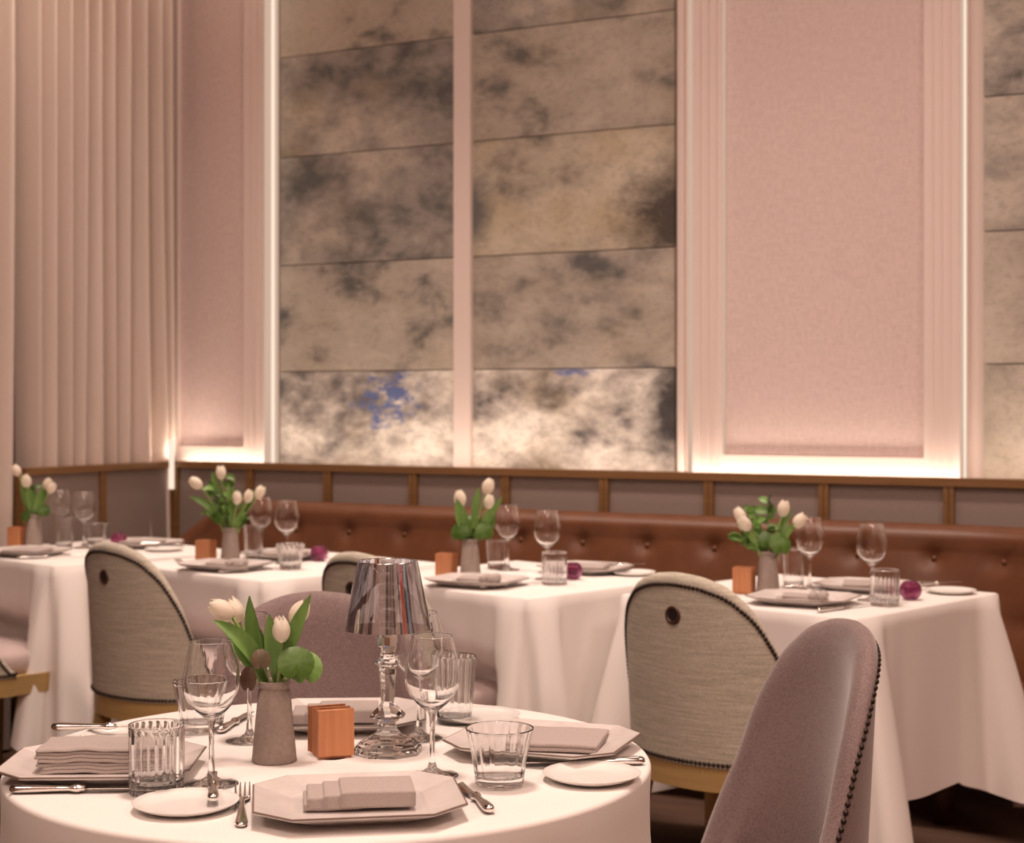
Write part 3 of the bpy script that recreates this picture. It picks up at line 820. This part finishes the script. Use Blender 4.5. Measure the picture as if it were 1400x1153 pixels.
def fork(L=.195):
    hd = MB(); x0 = -L / 2; P = [(0, .0030), (.003, .0062), (.012, .0078), (.03, .0060), (.07, .0036), (.105, .0032), (.118, .0050), (.125, .0085), (.136, .0105)]
    rows = []
    for a, r in P:
        z = .0035 + .009 * math.sin(PI * min(a, .136) / .136) ** 1.2 * .6
        rows.append([(x0 + a, r * math.cos(2 * PI * k / 10), z + min(.0022, r) * math.sin(2 * PI * k / 10)) for k in range(10)])
    hd.grid(rows, True, caps=True, flip=True)
    ti = MB()
    for k in range(4):
        y = -.0088 + k * .00587
        ti.tube([(x0 + .132, y * .9, .0035), (x0 + .15, y, .0025), (x0 + .17, y, .0038), (x0 + L, y, .0085)], [.0019, .0016, .0014, .0008], 6)
    return [('handle', recalc(hd.mesh('handle', 'silver'))), ('tines', ti.mesh('tines', 'silver'))]
G['knife'], G['fork'], G['butter'] = knife(), fork(), knife(.150, .078, .0125)
# wooden block: slats stood side by side on a foot
def block():
    P = []; w, h = .0255, .064
    f = MB(); f.box(-w + .002, w - .003, -.022, .022, 0, .006); P.append(('foot', f.mesh('foot', 'block')))
    xs = [(-.026, -.015, .0), (-.0085, -.0062, -.0012), (.0005, .0028, -.0024), (.0095, .0118, -.0036), (.0185, .021, -.0048)]
    for k, (a, b, s) in enumerate(xs):
        q = MB(); q.box(-w + s, w + s, a, b, .004, .004 + h + (.0015 if k % 2 else 0)); P.append(('slat', q.mesh('slat', 'block')))
    return P
G['block'] = block()
# vase
def vase():
    m = MB(); m.lathe([(.001, 0), (.0300, 0), (.0312, .0012), (.0308, .004), (.0222, .0985), (.0204, .1002), (.0204, .1022), (.0224, .1040), (.0225, .1112), (.0218, .1125), (.0190, .112), (.0180, .104), (.024, .04), (.001, .006)], 48)
    return [(None, m.mesh('vase', 'stone'))]
G['vase'] = vase()
def votive():
    nr = 14
    def mod(t, z, r): return 1 + .045 * math.cos(20 * t)
    out = []; inn = []
    for k in range(29):
        u = k / 28; t = -PI / 2 * .72 + u * (PI / 2 * .72 + PI / 2 * .62); r = .0265 * math.cos(t) + .0008 * math.cos(u * 80); out.append((r, .0245 + .027 * math.sin(t)))
    inn = [(r - .0028, z + .0004) for r, z in out[::-1]]
    inn = [(r, max(z, .008)) for r, z in inn]
    m = MB(); m.lathe([(.0005, out[0][1])] + out + inn + [(.0005, .008)], 104, mod=mod)
    return [(None, m.mesh('votive_holder', 'magenta'))]
G['votive'] = votive()
# table lamp: faceted crystal column, mirrored shade
def lamp():
    P = []
    def cr(nm, prof, n=8, mat='crystal', smooth=False):
        m = MB(); m.lathe(prof, n, smooth, phase=.35); P.append((nm, m.mesh(nm, mat)))
    cr('base', [(.0005, 0), (.049, 0), (.0505, .004), (.049, .008), (.046, .0095), (.0455, .0125), (.041, .0145), (.0395, .0175), (.030, .021), (.019, .027), (.0135, .034), (.0118, .040)])
    cr('column', [(.0118, .040), (.0125, .044), (.0255, .051), (.0258, .0545), (.018, .062), (.0125, .067), (.0095, .072), (.0105, .090), (.0122, .112), (.0118, .120), (.0178, .1265), (.0182, .1295), (.013, .1335), (.0105, .138)])
    cr('candle_cup', [(.0105, .138), (.0100, .143), (.0135, .152), (.0152, .165), (.0160, .178), (.0165, .183), (.0120, .1835), (.0105, .178), (.0005, .176)])
    c = MB()
    def md(t, z, r): return 1
    pr = [(.0005, .1785)]
    for k in range(41):
        z = .180 + .072 * k / 40; pr.append((.0125 + .0016 * math.cos(k * PI / 5), z))
    pr += [(.010, .2555), (.0005, .2565)]
    c.lathe(pr, 32); P.append(('candle_glass', c.mesh('candle_glass', 'crystal')))
    s = MB(); n = 64; rb, rt, zb, zt, t = .0625, .0428, .176, .272, .0012
    s.lathe([(rb, zb), (rt, zt)], n)
    s2 = MB(); s2.lathe([(rb - t, zb), (rb, zb)], n); s2.lathe([(rt, zt), (rt - .0004, zt + .001), (rt - t, zt)], n)
    s3 = MB(); 
    for k in range(3):
        a = 2 * PI * k / 3 + .4; s3.tube([(.012 * math.cos(a), .012 * math.sin(a), .25), (rt * .96 * math.cos(a), rt * .96 * math.sin(a), .2705)], .0009, 6)
    P.append(('lamp_shade', s.mesh('lamp_shade', 'shade'), 'mirrored silver shade', [('shade_rim', s2.mesh('shade_rim', 'chrome')), ('shade_carrier', s3.mesh('shade_carrier', 'chrome'))]))
    return P
G['lamp'] = lamp()

# ------------------------------------------------------------------ flowers
def bloom_mesh(R=.0165, Hh=.043, op=.0, seed=0):
    rnd = random.Random(seed); m = MB()
    for wh in range(2):
        for k in range(3):
            a0 = 2 * PI * k / 3 + wh * PI / 3 + .3
            rad = R * (1.0 if wh == 0 else .93); hh = Hh * (1.0 + rnd.uniform(-.05, .07)); rows = []
            for i in range(11):
                v = i / 10
                r = rad * (math.sin(PI * (.08 + .80 * v ** .85)) ** .75) * (1 + op * v * v)
                half = math.radians(66) * (math.sin(PI * (.10 + .86 * v)) ** .6) * (1 if v < .97 else .45)
                rows.append([(r * math.cos(a0 + half * u) * (1 - .05 * abs(u)), r * math.sin(a0 + half * u) * (1 - .05 * abs(u)), hh * v - .0025 * u * u * v) for u in (-1, -.66, -.33, 0, .33, .66, 1)])
            m.grid(rows)
    return m.mesh('bloom', 'petal')
BL = [bloom_mesh(seed=1), bloom_mesh(.0175, .045, .10, 2), bloom_mesh(.0155, .042, -.05, 3)]
def bez(a, b, c, n=10):
    a, b, c = Vector(a), Vector(b), Vector(c)
    return [a * (1 - t) ** 2 + b * 2 * t * (1 - t) + c * t * t for t in [k / (n - 1) for k in range(n)]]
def blade(m, a, b, c, w, facing=(0, -1, 0), fold=.35, tipp=1.5):
    "a lance leaf along a curve, broadside to `facing`, creased down its middle"
    P = bez(a, b, c, 14); f = Vector(facing); rows = []
    for i, p in enumerate(P):
        u = i / 13; d = (P[min(i + 1, 13)] - P[max(i - 1, 0)]).normalized(); s = d.cross(f).normalized(); nrm = s.cross(d).normalized()
        ww = w * (math.sin(PI * min(1, (.16 + .84 * u)) ** tipp) ** .8 if u < .999 else .02) * .5
        ww = max(ww, .0006)
        rows.append([p - s * ww + nrm * ww * fold, p - s * ww * .5 + nrm * ww * fold * .3, p, p + s * ww * .5 + nrm * ww * fold * .3, p + s * ww + nrm * ww * fold])
    m.grid(rows)
    m.grid([[q + nrm * -.0006 for q in r] for r in rows], flip=True)
def tulip(base, root, head, bow, label, which=0, leaves=(), lean=None, group=None, sc=1.0):
    "root, bow, head are offsets from the vase foot; leaves: (start, mid, tip, width, facing)"
    r = put('tulip', None, None, base + Vector(root)); r['label'] = label; r['category'] = 'flower'; r.empty_display_size = .03
    if group: r['group'] = group
    o = Vector(root); p = bez((0, 0, 0), Vector(bow) - o, Vector(head) - o, 12)
    m = MB(); m.tube(p, [.0034 * sc] * 12, 8); put('stem', m.mesh('stem', 'stem'), r)
    d = (p[-1] - p[-2]).normalized() if lean is None else Vector(lean).normalized()
    b = put('bloom', BL[which % 3], r, p[-1] - d * .002); b.rotation_mode = 'QUATERNION'; b.rotation_quaternion = d.to_track_quat('Z', 'Y')
    b.scale = (sc,) * 3
    for lf in leaves:
        m = MB(); blade(m, Vector(lf[0]) - o, Vector(lf[1]) - o, Vector(lf[2]) - o, lf[3], lf[4] if len(lf) > 4 else (0, -1, 0)); put('leaf', m.mesh('leaf', 'leaf'), r)
def round_leaf(base, root, c, rad, nrm, mat, label, aspect=1.0, group=None, name='round_leaf'):
    o = Vector(root); r = put(name, None, None, base + o); r['label'] = label; r['category'] = 'leaf'; r.empty_display_size = .03
    if group: r['group'] = group
    nrm = Vector(nrm).normalized(); up = Vector((0, 0, 1)); s = up.cross(nrm)
    s = s.normalized() if s.length > .01 else Vector((1, 0, 0)); t = nrm.cross(s).normalized()
    cc = Vector(c) - o; m = MB(); rows = []
    for i in range(8):
        u = i / 7; row = []
        for k in range(40):
            a = 2 * PI * k / 40; notch = 1 - .35 * math.exp(-((a - 1.5 * PI) / .2) ** 2)
            rr = rad * u * notch * (1 + .018 * math.sin(17 * a) * u)
            z = rad * (.05 * u * u * math.sin(2 * a + 1) - .16 * u * u + .010 * math.cos(9 * a) * u)
            row.append(cc + s * rr * math.cos(a) * aspect + t * rr * math.sin(a) + nrm * z)
        rows.append(row)
    m.grid(rows, True); m.grid([[q - nrm * .0006 for q in rw] for rw in rows], True, flip=True)
    put('blade', m.mesh('blade', mat), r)
    k = MB(); k.tube(bez((0, 0, 0), (cc * .5 + Vector((0, 0, .01))), cc - t * rad * .35 - nrm * .005, 8), .0013, 6); put('stem', k.mesh('stem', 'stem'), r)
def sprig(base, root, tip, label, n=9, size=.024, group=None, seed=0):
    rnd = random.Random(seed); o = Vector(root); r = put('leafy_sprig', None, None, base + o); r['label'] = label; r['category'] = 'foliage'; r.empty_display_size = .03
    if group: r['group'] = group
    e = Vector(tip) - o; p = bez((0, 0, 0), e * .5 + Vector((0, 0, .02)), e, 14)
    m = MB(); m.tube(p, .0012, 6); put('stem', m.mesh('stem', 'stem'), r)
    for k in range(n):
        q = p[min(13, 4 + int(k * 10 / n))]; a = rnd.uniform(0, 2 * PI); L = size * rnd.uniform(.8, 1.35)
        d = Vector((math.cos(a), math.sin(a) * .7, rnd.uniform(-.1, .7))).normalized()
        m = MB(); blade(m, q, q + d * L * .5 + Vector((0, 0, .006)), q + d * L, L * .62, (rnd.uniform(-.4, .4), -1, rnd.uniform(-.2, .7)), .2, 1.0); put('leaf', m.mesh('leaf', 'leaf2' if k % 2 else 'leaf'), r)

def at(px, py, key, name, label, cat, rot=0, dz=0, group=None, scale=1, rotfull=None):
    p = spot(px, py); p.z = TZ + .0012 + dz
    return spawn(G[key], name, label, cat, p, math.radians(rot), group, scale, rotfull)

# ------------------------------------------------------------------ the round table's setting
VB = spot(375, 1042); VB.z = TZ + .0012
spawn(G['vase'], 'bud_vase', 'tapered grey stoneware vase of tulips on the round table', 'vase', VB)
def fv(px, py, dy=0.0):
    "offset from the round table's vase of a picture point, dy further back"
    d = VB.y + dy; return ((px - CX) / F * d - VB.x, dy, CAMZ - (py - HY) / F * d - VB.z)
TG = 'white tulips in the vase on the round table'
tulip(VB, (-.004, -.002, .05), fv(317, 842, -.012), fv(352, 900, -.004), 'white tulip furthest left in the round table vase, leaning over', 1,
      [(fv(362, 934), fv(352, 880, -.02), fv(292, 848, -.03), .024, (.3, -1, .4))], (-.85, -.1, .48), TG, .80)
tulip(VB, (-.002, .004, .05), fv(326, 850, .012), fv(356, 905, .008), 'white tulip just behind the leftmost one in the round table vase', 0,
      [(fv(360, 932), fv(338, 905, .0), fv(313, 866, -.012), .017, (.3, -1, .3))], (-.38, .0, .9), TG, .86)
tulip(VB, (.004, -.004, .05), fv(385, 876, -.014), fv(380, 905, -.01), 'upright white tulip in the middle of the round table vase', 2,
      [(fv(377, 934, -.006), fv(372, 890, -.02), fv(368, 840, -.024), .021, (.25, -1, .1)), (fv(366, 934), fv(347, 885, .01), fv(341, 815, .0), .024, (-.35, -1, .0))], (-.05, -.1, 1), TG, .86)
tulip(VB, (.006, .004, .05), fv(401, 852, .01), fv(388, 890, .01), 'white tulip behind a pointed leaf, right of the round table vase', 0,
      [(fv(380, 930), fv(392, 885, -.01), fv(425, 813, -.014), .022, (-.2, -1, .2)), (fv(362, 932, .004), fv(352, 880, .012), fv(346, 850, .012), .022, (.2, -1, .1))], (.5, .0, .85), TG, .84)
RG = 'round leaves in the vase on the round table'
round_leaf(VB, (.006, -.004, .10), fv(405, 906, -.03), .0235, (.2, -1, .4), 'leaf2', 'large round green leaf at the right of the round table vase', 1.08, RG)
round_leaf(VB, (.006, .002, .10), fv(418, 912, -.012), .024, (.3, -1, .5), 'leaf', 'light green round leaf behind the large dark green one', 1.0, RG)
round_leaf(VB, (-.004, -.004, .10), fv(356, 902, -.026), .0145, (-.1, -1, .15), 'leaf3', 'small bronze round leaf at the front of the tulips', 1.0, RG)
round_leaf(VB, (-.008, -.004, .10), fv(338, 929, -.022), .0175, (-.35, -1, .1), 'leaf4', 'dark red-brown leaf hanging at the left of the tulip vase', .72, RG)

at(454, 1034, 'block', 'wooden_block', 'reddish slatted wooden block beside the tulip vase on round table', 'wooden block', 20)
at(530, 1030, 'lamp', 'table_lamp', 'crystal table lamp with mirrored silver shade', 'lamp', 0)
WG = 'wine glasses on the round table'
at(289, 1074, 'wine', 'wine_glass', 'clear wine glass at the front left of the round table', 'wine glass', group=WG)
at(341, 1014, 'wine', 'wine_glass', 'clear wine glass behind the tulip vase on the round table', 'wine glass', group=WG)
at(591, 1062, 'wine', 'wine_glass', 'clear wine glass right in front of the crystal lamp', 'wine glass', group=WG)
at(573, 1011, 'wine', 'wine_glass', 'clear wine glass just behind the lamp, beside the tall ribbed tumbler', 'wine glass', group=WG)
at(214, 1086, 'cut', 'tumbler', 'heavy tumbler with vertical cuts at the left of the round table', 'tumbler')
at(276, 1000, 'flare', 'tumbler', 'clear flared tumbler behind the front left wine glass', 'tumbler', 10)
at(683, 1076, 'flare', 'tumbler', 'clear flared tumbler at the right front of the round table', 'tumbler')
at(621, 990, 'tall', 'tumbler', 'tall ribbed tumbler behind the wine glasses right of the lamp', 'tumbler')
PG = 'octagonal grey plates on the round table'
NG = 'folded grey napkins on the round table'
BG = 'white bread plates on the round table'
def setting(px, py, rot, nap, nr, lab, noff=(0, 0), npy=None):
    at(px, py, 'plate', 'dinner_plate', 'grey octagonal plate with brown rim ' + lab, 'plate', rot, group=PG)
    p = spot(px, py); p.z = TZ + .0012 + .0092; p += Vector((noff[0], noff[1], 0))
    spawn(G[nap], 'napkin', 'folded grey linen napkin ' + {'nap_steps': 'with stepped folds ', 'nap_stack': 'in a thick stack ', 'nap_flat': 'laid flat '}[nap] + lab, 'napkin', p, math.radians(nr), NG)
setting(489, 1110, 9, 'nap_steps', 8, 'at the front of the round table', (.002, -.002))
setting(142, 1059, 2, 'nap_stack', 2, 'at the left of the round table', (.0, .0))
setting(742, 1028, -20, 'nap_flat', -12, 'at the right of the round table', (.026, .004))
setting(470, 992, 3, 'nap_steps', 4, 'at the far side of the round table', (-.012, -.015))
def rest(px, py, key, name, label, cat, rot, dz=0, group=None, pitch=0):
    p = spot(px, py); p.z = TZ + .0012 + dz
    return spawn(G[key], name, label, cat, p, 0, group, rot=Euler((0, math.radians(pitch), math.radians(rot)), 'XYZ'))
at(254, 1108, 'bread', 'bread_plate', 'round white bread plate at the front left of the round table', 'plate', group=BG)
at(809, 1068, 'bread', 'bread_plate', 'round white bread plate at the right of the round table', 'plate', group=BG)
at(655, 986, 'bread', 'bread_plate', 'round white bread plate behind the flared tumbler at right', 'plate', group=BG)
at(172, 1014, 'bread', 'bread_plate', 'round white bread plate behind the stack-folded napkin', 'plate', group=BG)
CG = 'silver cutlery on the round table'
rest(292, 1090, 'butter', 'butter_knife', 'silver butter knife resting on the front left bread plate', 'knife', 100, .0085, CG)
rest(331, 1106, 'fork', 'fork', 'silver fork beside the front bread plate, tines away', 'fork', 99, 0, CG)
rest(649, 1096, 'butter', 'butter_knife', 'silver butter knife in front of the right flared tumbler', 'knife', 106, 0, CG)
rest(130, 1086, 'knife', 'knife', 'silver dinner knife in front of the stack-folded napkin', 'knife', 2, 0, CG)
rest(170, 1010, 'knife', 'knife', 'silver knife laid across the bread plate behind the stacked napkin', 'knife', 1, .0105, CG)
rest(775, 1049, 'knife', 'knife', 'silver dinner knife between the flat napkin plate and bread plate', 'knife', 184, .0, CG)
rest(323, 992, 'butter', 'butter_knife', 'silver knife end seen left of the tulip vase', 'knife', 80, 0, CG)

# ------------------------------------------------------------------ settings of the square tables
BOT = {}
def bouquet(key, px, py, blooms, leaves, rleaves, sprigs):
    VBk = spot(px, py); VBk.z = TZ + .0012; w = WHERE[key]
    spawn(G['vase'], 'bud_vase', 'tapered grey vase of tulips on ' + w, 'vase', VBk, 0, 'grey vases on the square tables')
    def fo(x, y, dy=0.0):
        d = VBk.y + dy; return ((x - CX) / F * d - VBk.x, dy, CAMZ - (y - HY) / F * d - VBk.z)
    for i, (x, y, dy, ln, wh, what) in enumerate(blooms):
        hd = fo(x, y, dy); root = (.010 * math.copysign(1, hd[0]) * min(1, abs(hd[0]) * 12), dy * .15, .06)
        hd2 = (hd[0] - .02 * ln[0], hd[1] - .02 * ln[1], hd[2] - .02 * ln[2])
        bow = (root[0] * 1.5 + hd2[0] * .25, hd2[1] * .5, .06 + (hd2[2] - .06) * .62)
        lf = [([*map(float, (root[0] * .8, dy * .15, .10))], fo(*q[0]), fo(*q[1]), q[2], q[3]) for q in leaves if q[4] == i]
        tulip(VBk, root, hd2, bow, 'white tulip ' + what + ' in the vase on ' + w, wh, lf, ln, 'white tulips on ' + w, 1.0)
    for (x, y, dy, r, nr, mt, what) in rleaves:
        c = fo(x, y, dy); round_leaf(VBk, (c[0] * .2, c[1] * .2, .10), c, r, nr, mt, 'round ' + what + ', vase on ' + w, 1, 'round leaves on ' + w)
    for i, (x, y, dy, what) in enumerate(sprigs):
        c = fo(x, y, dy); sprig(VBk, (c[0] * .1, c[1] * .1, .09), c, 'leafy sprig ' + what + ' in the vase on ' + w, 10, .03, 'leafy sprigs on ' + w, hash(key) % 50 if False else int(x))
FB = (.2, -1, .3)
bouquet('t3', 1050, 813,
    [(1018, 717, -.02, (-.6, -.2, .75), 1, 'low at the far left'), (1011, 703, .02, (-.5, .2, .85), 2, 'behind the far left bloom'),
     (1071, 695, .0, (.15, 0, 1), 0, 'tallest'), (1093, 712, -.01, (.6, 0, .8), 0, 'leaning out to the right')],
    [((1035, 735, -.01), (1008, 716, -.03), .028, FB, 0), ((1062, 730, 0), (1082, 696, .01), .024, FB, 2), ((1070, 735, -.02), (1085, 715, -.02), .02, FB, 3), ((1043, 745, .0), (1029, 700, .01), .024, FB, 1)],
    [(1067, 743, -.03, .030, (.2, -1, .4), 'leaf2', 'dark green leaf at the right'), (1047, 738, -.02, .022, (-.1, -1, .3), 'leaf2', 'green leaf at the front'), (1028, 742, -.01, .02, (-.4, -1, .3), 'leaf', 'green leaf at the left')],
    [(1050, 683, .01, 'rising in the middle'), (1018, 695, .02, 'behind the left blooms'), (1012, 738, .0, 'drooping left')])
bouquet('t2', 643, 792,
    [(629, 682, -.01, (-.2, 0, 1), 1, 'at the left'), (667, 666, .0, (.35, 0, .9), 1, 'tallest'), (669, 685, -.02, (.2, -.1, 1), 2, 'below the tallest bloom')],
    [((632, 715, -.02), (624, 682, -.03), .036, FB, 0), ((648, 690, 0), (655, 666, .0), .02, FB, 1), ((662, 715, -.02), (687, 679, -.02), .022, FB, 2), ((668, 725, .0), (677, 705, .0), .026, FB, 2)],
    [(628, 727, -.03, .026, (-.3, -1, .3), 'leaf2', 'green leaf at the left'), (663, 727, -.03, .026, (.3, -1, .2), 'leaf2', 'green leaf at the right')],
    [(645, 712, .01, 'in the middle')])
bouquet('t1', 315, 772,
    [(268, 661, 0, (-.8, 0, .6), 1, 'furthest left'), (302, 646, .01, (-.05, 0, 1), 0, 'tallest'), (324, 680, -.03, (.05, -.2, 1), 2, 'in the middle'), (340, 678, -.02, (.3, -.1, .95), 2, 'second from right'), (355, 673, 0, (.5, 0, .85), 0, 'furthest right')],
    [((298, 690, 0), (258, 679, 0), .026, FB, 0), ((298, 680, .01), (290, 644, .01), .024, FB, 1), ((320, 700, -.02), (312, 660, -.02), .024, FB, 2), ((330, 705, -.02), (336, 700, -.02), .024, FB, 3), ((335, 690, 0), (352, 668, -.01), .026, FB, 4)],
    [(300, 708, -.02, .022, (-.2, -1, .3), 'leaf2', 'green leaf low at the left')],
    [(290, 665, .0, 'at upper left'), (320, 655, .02, 'at upper right'), (281, 703, .0, 'low at the left'), (336, 712, .0, 'low at the right'), (305, 678, -.02, 'at the front')])
bouquet('t0', 46, 748,
    [(22, 643, 0, (-.5, 0, .9), 0, 'at upper left'), (36, 658, -.02, (-.2, -.2, 1), 1, 'in the middle'), (65, 661, 0, (.5, 0, .85), 2, 'at upper right'), (71, 667, -.02, (.6, -.1, .8), 2, 'at the far right')],
    [((38, 690, 0), (28, 658, 0), .026, FB, 0), ((44, 690, -.02), (38, 664, -.02), .03, FB, 1), ((56, 690, 0), (70, 658, 0), .024, FB, 2), ((50, 700, -.02), (58, 665, -.02), .03, FB, 3)],
    [(34, 706, -.02, .02, (-.4, -1, .2), 'leaf2', 'dark leaf at the left'), (60, 698, -.02, .022, (.3, -1, .3), 'leaf2', 'green leaf at the right')],
    [(48, 668, .01, 'in the middle')])
SG = {'block': 'wooden blocks on the square tables', 'wine': 'wine glasses on the square tables', 'tum': 'tumblers on the square tables', 'votive': 'magenta votives on the square tables',
      'plate': 'plates on the square tables', 'nap': 'napkins on the square tables', 'bread': 'bread plates on the square tables', 'cut': 'cutlery on the square tables'}
tr = math.degrees(math.atan2(US.y, -US.x)) * -1     # turn of a plate set square to the table
def table_set(key, blk, wines, tums, vot, plates, breads, knives):
    w = WHERE[key]
    at(*blk, 'block', 'wooden_block', 'reddish wooden block left of the vase on ' + w, 'wooden block', -30, group=SG['block'])
    for (x, y, what) in wines: at(x, y, 'wine', 'wine_glass', 'clear wine glass ' + what + ' on ' + w, 'wine glass', group=SG['wine'], scale=1.04)
    for (x, y, k, what) in tums: at(x, y, k, 'tumbler', what + ' on ' + w, 'tumbler', group=SG['tum'])
    if vot: at(*vot, 'votive', 'votive_holder', 'round ribbed magenta glass votive on ' + w, 'votive', group=SG['votive'])
    for (x, y, what, nk) in plates:
        at(x, y, 'plate', 'dinner_plate', 'grey square-cornered plate ' + what + ' on ' + w, 'plate', tr + 14, group=SG['plate'])
        p = spot(x, y); p.z = TZ + .0104; spawn(G[nk], 'napkin', 'grey napkin on the plate ' + what + ' on ' + w, 'napkin', p, math.radians(tr + 30), SG['nap'])
    for (x, y, what) in breads:
        at(x, y, 'bread', 'bread_plate', 'round white bread plate ' + what + ' on ' + w, 'plate', group=SG['bread'])
    for (x, y, rot, dz, kind, what) in knives: rest(x, y, kind, 'fork' if kind == 'fork' else 'knife', 'silver ' + ('fork ' if kind == 'fork' else 'knife ') + what + ' on ' + w, 'fork' if kind == 'fork' else 'knife', rot, dz, SG['cut'])
table_set('t3', (1019, 812), [(1107, 808, 'left of the other'), (1192, 822, 'right of the other')],
    [(1085, 804, 'tall', 'tall tumbler beside the vase'), (1210, 829, 'cut', 'heavy tumbler with vertical cuts')], (1245, 821),
    [(1098, 826, 'nearest the chair', 'nap_roll'), (1185, 808, 'on the banquette side', 'nap_flat')],
    [(1300, 812, 'at the right edge')],
    [(1157, 834, 40, 0, 'knife', 'with its handle towards the front edge'), (1283, 806, 20, .0100, 'butter', 'resting on the bread plate'), (1118, 807, -20, 0, 'fork', 'behind the vase')])
table_set('t2', (612, 790), [(694, 780, 'left of the other'), (748, 793, 'right of the other')],
    [(679, 779, 'amber', 'clear tumbler beside the vase'), (758, 800, 'cut', 'heavy tumbler with vertical cuts')], (783, 793),
    [(652, 801, 'nearest the chair', 'nap_roll'), (800, 783, 'on the banquette side', 'nap_flat')],
    [(866, 787, 'at the right edge')],
    [(700, 803, 38, 0, 'knife', 'with its handle towards the front corner'), (852, 780, 20, .0100, 'butter', 'resting on the bread plate')])
table_set('t1', (283, 769), [(357, 762, 'left of the other'), (392, 771, 'right of the other')],
    [(347, 763, 'tall', 'tall tumbler beside the vase'), (397, 779, 'flare', 'low flared tumbler')], (436, 768),
    [(308, 779, 'nearest the chair', 'nap_roll'), (390, 764, 'on the banquette side', 'nap_flat')],
    [],
    [(345, 782, 35, 0, 'knife', 'near the front corner'), (255, 772, 120, 0, 'fork', 'left of the plate')])
table_set('t0', (25, 748), [(82, 745, 'left of the other'), (115, 750, 'right of the other')],
    [(88, 750, 'tall', 'tall tumbler in front of the wine glasses'), (131, 745, 'flare', 'low flared tumbler')], (162, 748),
    [(38, 760, 'nearest the chair', 'nap_flat'), (195, 748, 'on the banquette side', 'nap_flat')],
    [(225, 754, 'at the right edge')],
    [(72, 764, 20, 0, 'knife', 'near the front corner'), (220, 750, 20, .0100, 'butter', 'resting on the bread plate')])

# ------------------------------------------------------------------ light
def area(name, loc, target, size, power, color, sizey=None, spread=180, shape=None):
    d = bpy.data.lights.new(name, 'AREA'); d.energy = power; d.color = color; d.size = size
    if sizey: d.shape = 'RECTANGLE'; d.size_y = sizey
    else: d.shape = 'DISK'
    d.spread = math.radians(spread)
    o = bpy.data.objects.new(name, d); C.objects.link(o); o.location = loc
    o.rotation_euler = (Vector(target) - Vector(loc)).to_track_quat('-Z', 'Y').to_euler(); return o
KEY = (1, .79, .67)
area('overhead_light', (RC.x + .05, RC.y + .05, 3.9), (RC.x, RC.y, TZ), .45, 68, KEY, spread=120)
for k in corners:
    c = corners[k] + (US + VS) * .35
    area('overhead_light', (c.x, c.y - .1, 3.9), (c.x, c.y, TZ), .4, 17, KEY, spread=80)
for (e1, e2) in ((-.6, 1.0), (1.9, 2.3), (-1.5, -1.4), (1.6, -1.4)):  # unseen fill lights, added to brighten sides facing the camera and the right
    p = W(e1, e2, 4.0); area('fill_light', p, (p.x, p.y, 0), 1.4, 175 if e2 > 2 else (190 if e2 < 0 else 62), (1, .71, .58))
p = W(-.9, 3.9, 4.0); o = area('wall_washer', p, W(-.9, 5.24, 2.0), 4.4, 29, (1, .73, .61), .12, spread=75)
p = W(-3.75, 4.95, 4.0); area('overhead_light', p, W(-4.4, 3.7, 1.4), .2, 24, (1, .74, .60), spread=100)  # added grazing light that shades the curtain folds from the right
p = W(-4.215, 5.065, 1.03); area('corner_uplight', p, W(-4.36, 4.94, 1.6), .03, 1.3, (1, .80, .64))
# wall washers: light strips in the trough on top of the panelling
def washer(x0, x1, power):
    a, b = along(x0, 5.165), along(x1, 5.165)
    p = W((a + b) / 2, 5.162, ZL - .022); o = area('cove_lamp', p, p + Vector((0, 0, 1)), b - a, power, (1, .80, .64), .03)
    o.rotation_euler = Euler((math.radians(180 - 8), 0, A), 'XYZ')
washer(246, 700, 5.5); washer(700, 1340, 5.5); washer(1340, 1700, 2.8)
wd = bpy.data.worlds.new('room_ambient'); S.world = wd; wd.use_nodes = True
wd.node_tree.nodes['Background'].inputs[0].default_value = (1, .72, .58, 1); wd.node_tree.nodes['Background'].inputs[1].default_value = .12

# ------------------------------------------------------------------ camera and view
cd = bpy.data.cameras.new('camera'); cam = bpy.data.objects.new('camera', cd); C.objects.link(cam)
cam.location = (0, 0, CAMZ); cam.rotation_euler = (PI / 2, 0, 0)
cd.sensor_width = 36; cd.lens = F / 1400 * 36; cd.shift_y = (HY - 576.5) / 1400; cd.clip_start = .05
cd.dof.use_dof = True; cd.dof.focus_distance = 2.15; cd.dof.aperture_fstop = 7.6
S.camera = cam
vs = S.view_settings; vs.view_transform = 'Standard'; vs.look = 'None'; vs.gamma = 1; vs.use_curve_mapping = False; vs.exposure = -1.22
cy = S.cycles
cy.max_bounces = 14; cy.transmission_bounces = 14; cy.transparent_max_bounces = 12; cy.diffuse_bounces = 5; cy.glossy_bounces = 6
cy.sample_clamp_indirect = 6; cy.blur_glossy = .6; cy.caustics_reflective = False; cy.caustics_refractive = True
cy.use_denoising = True
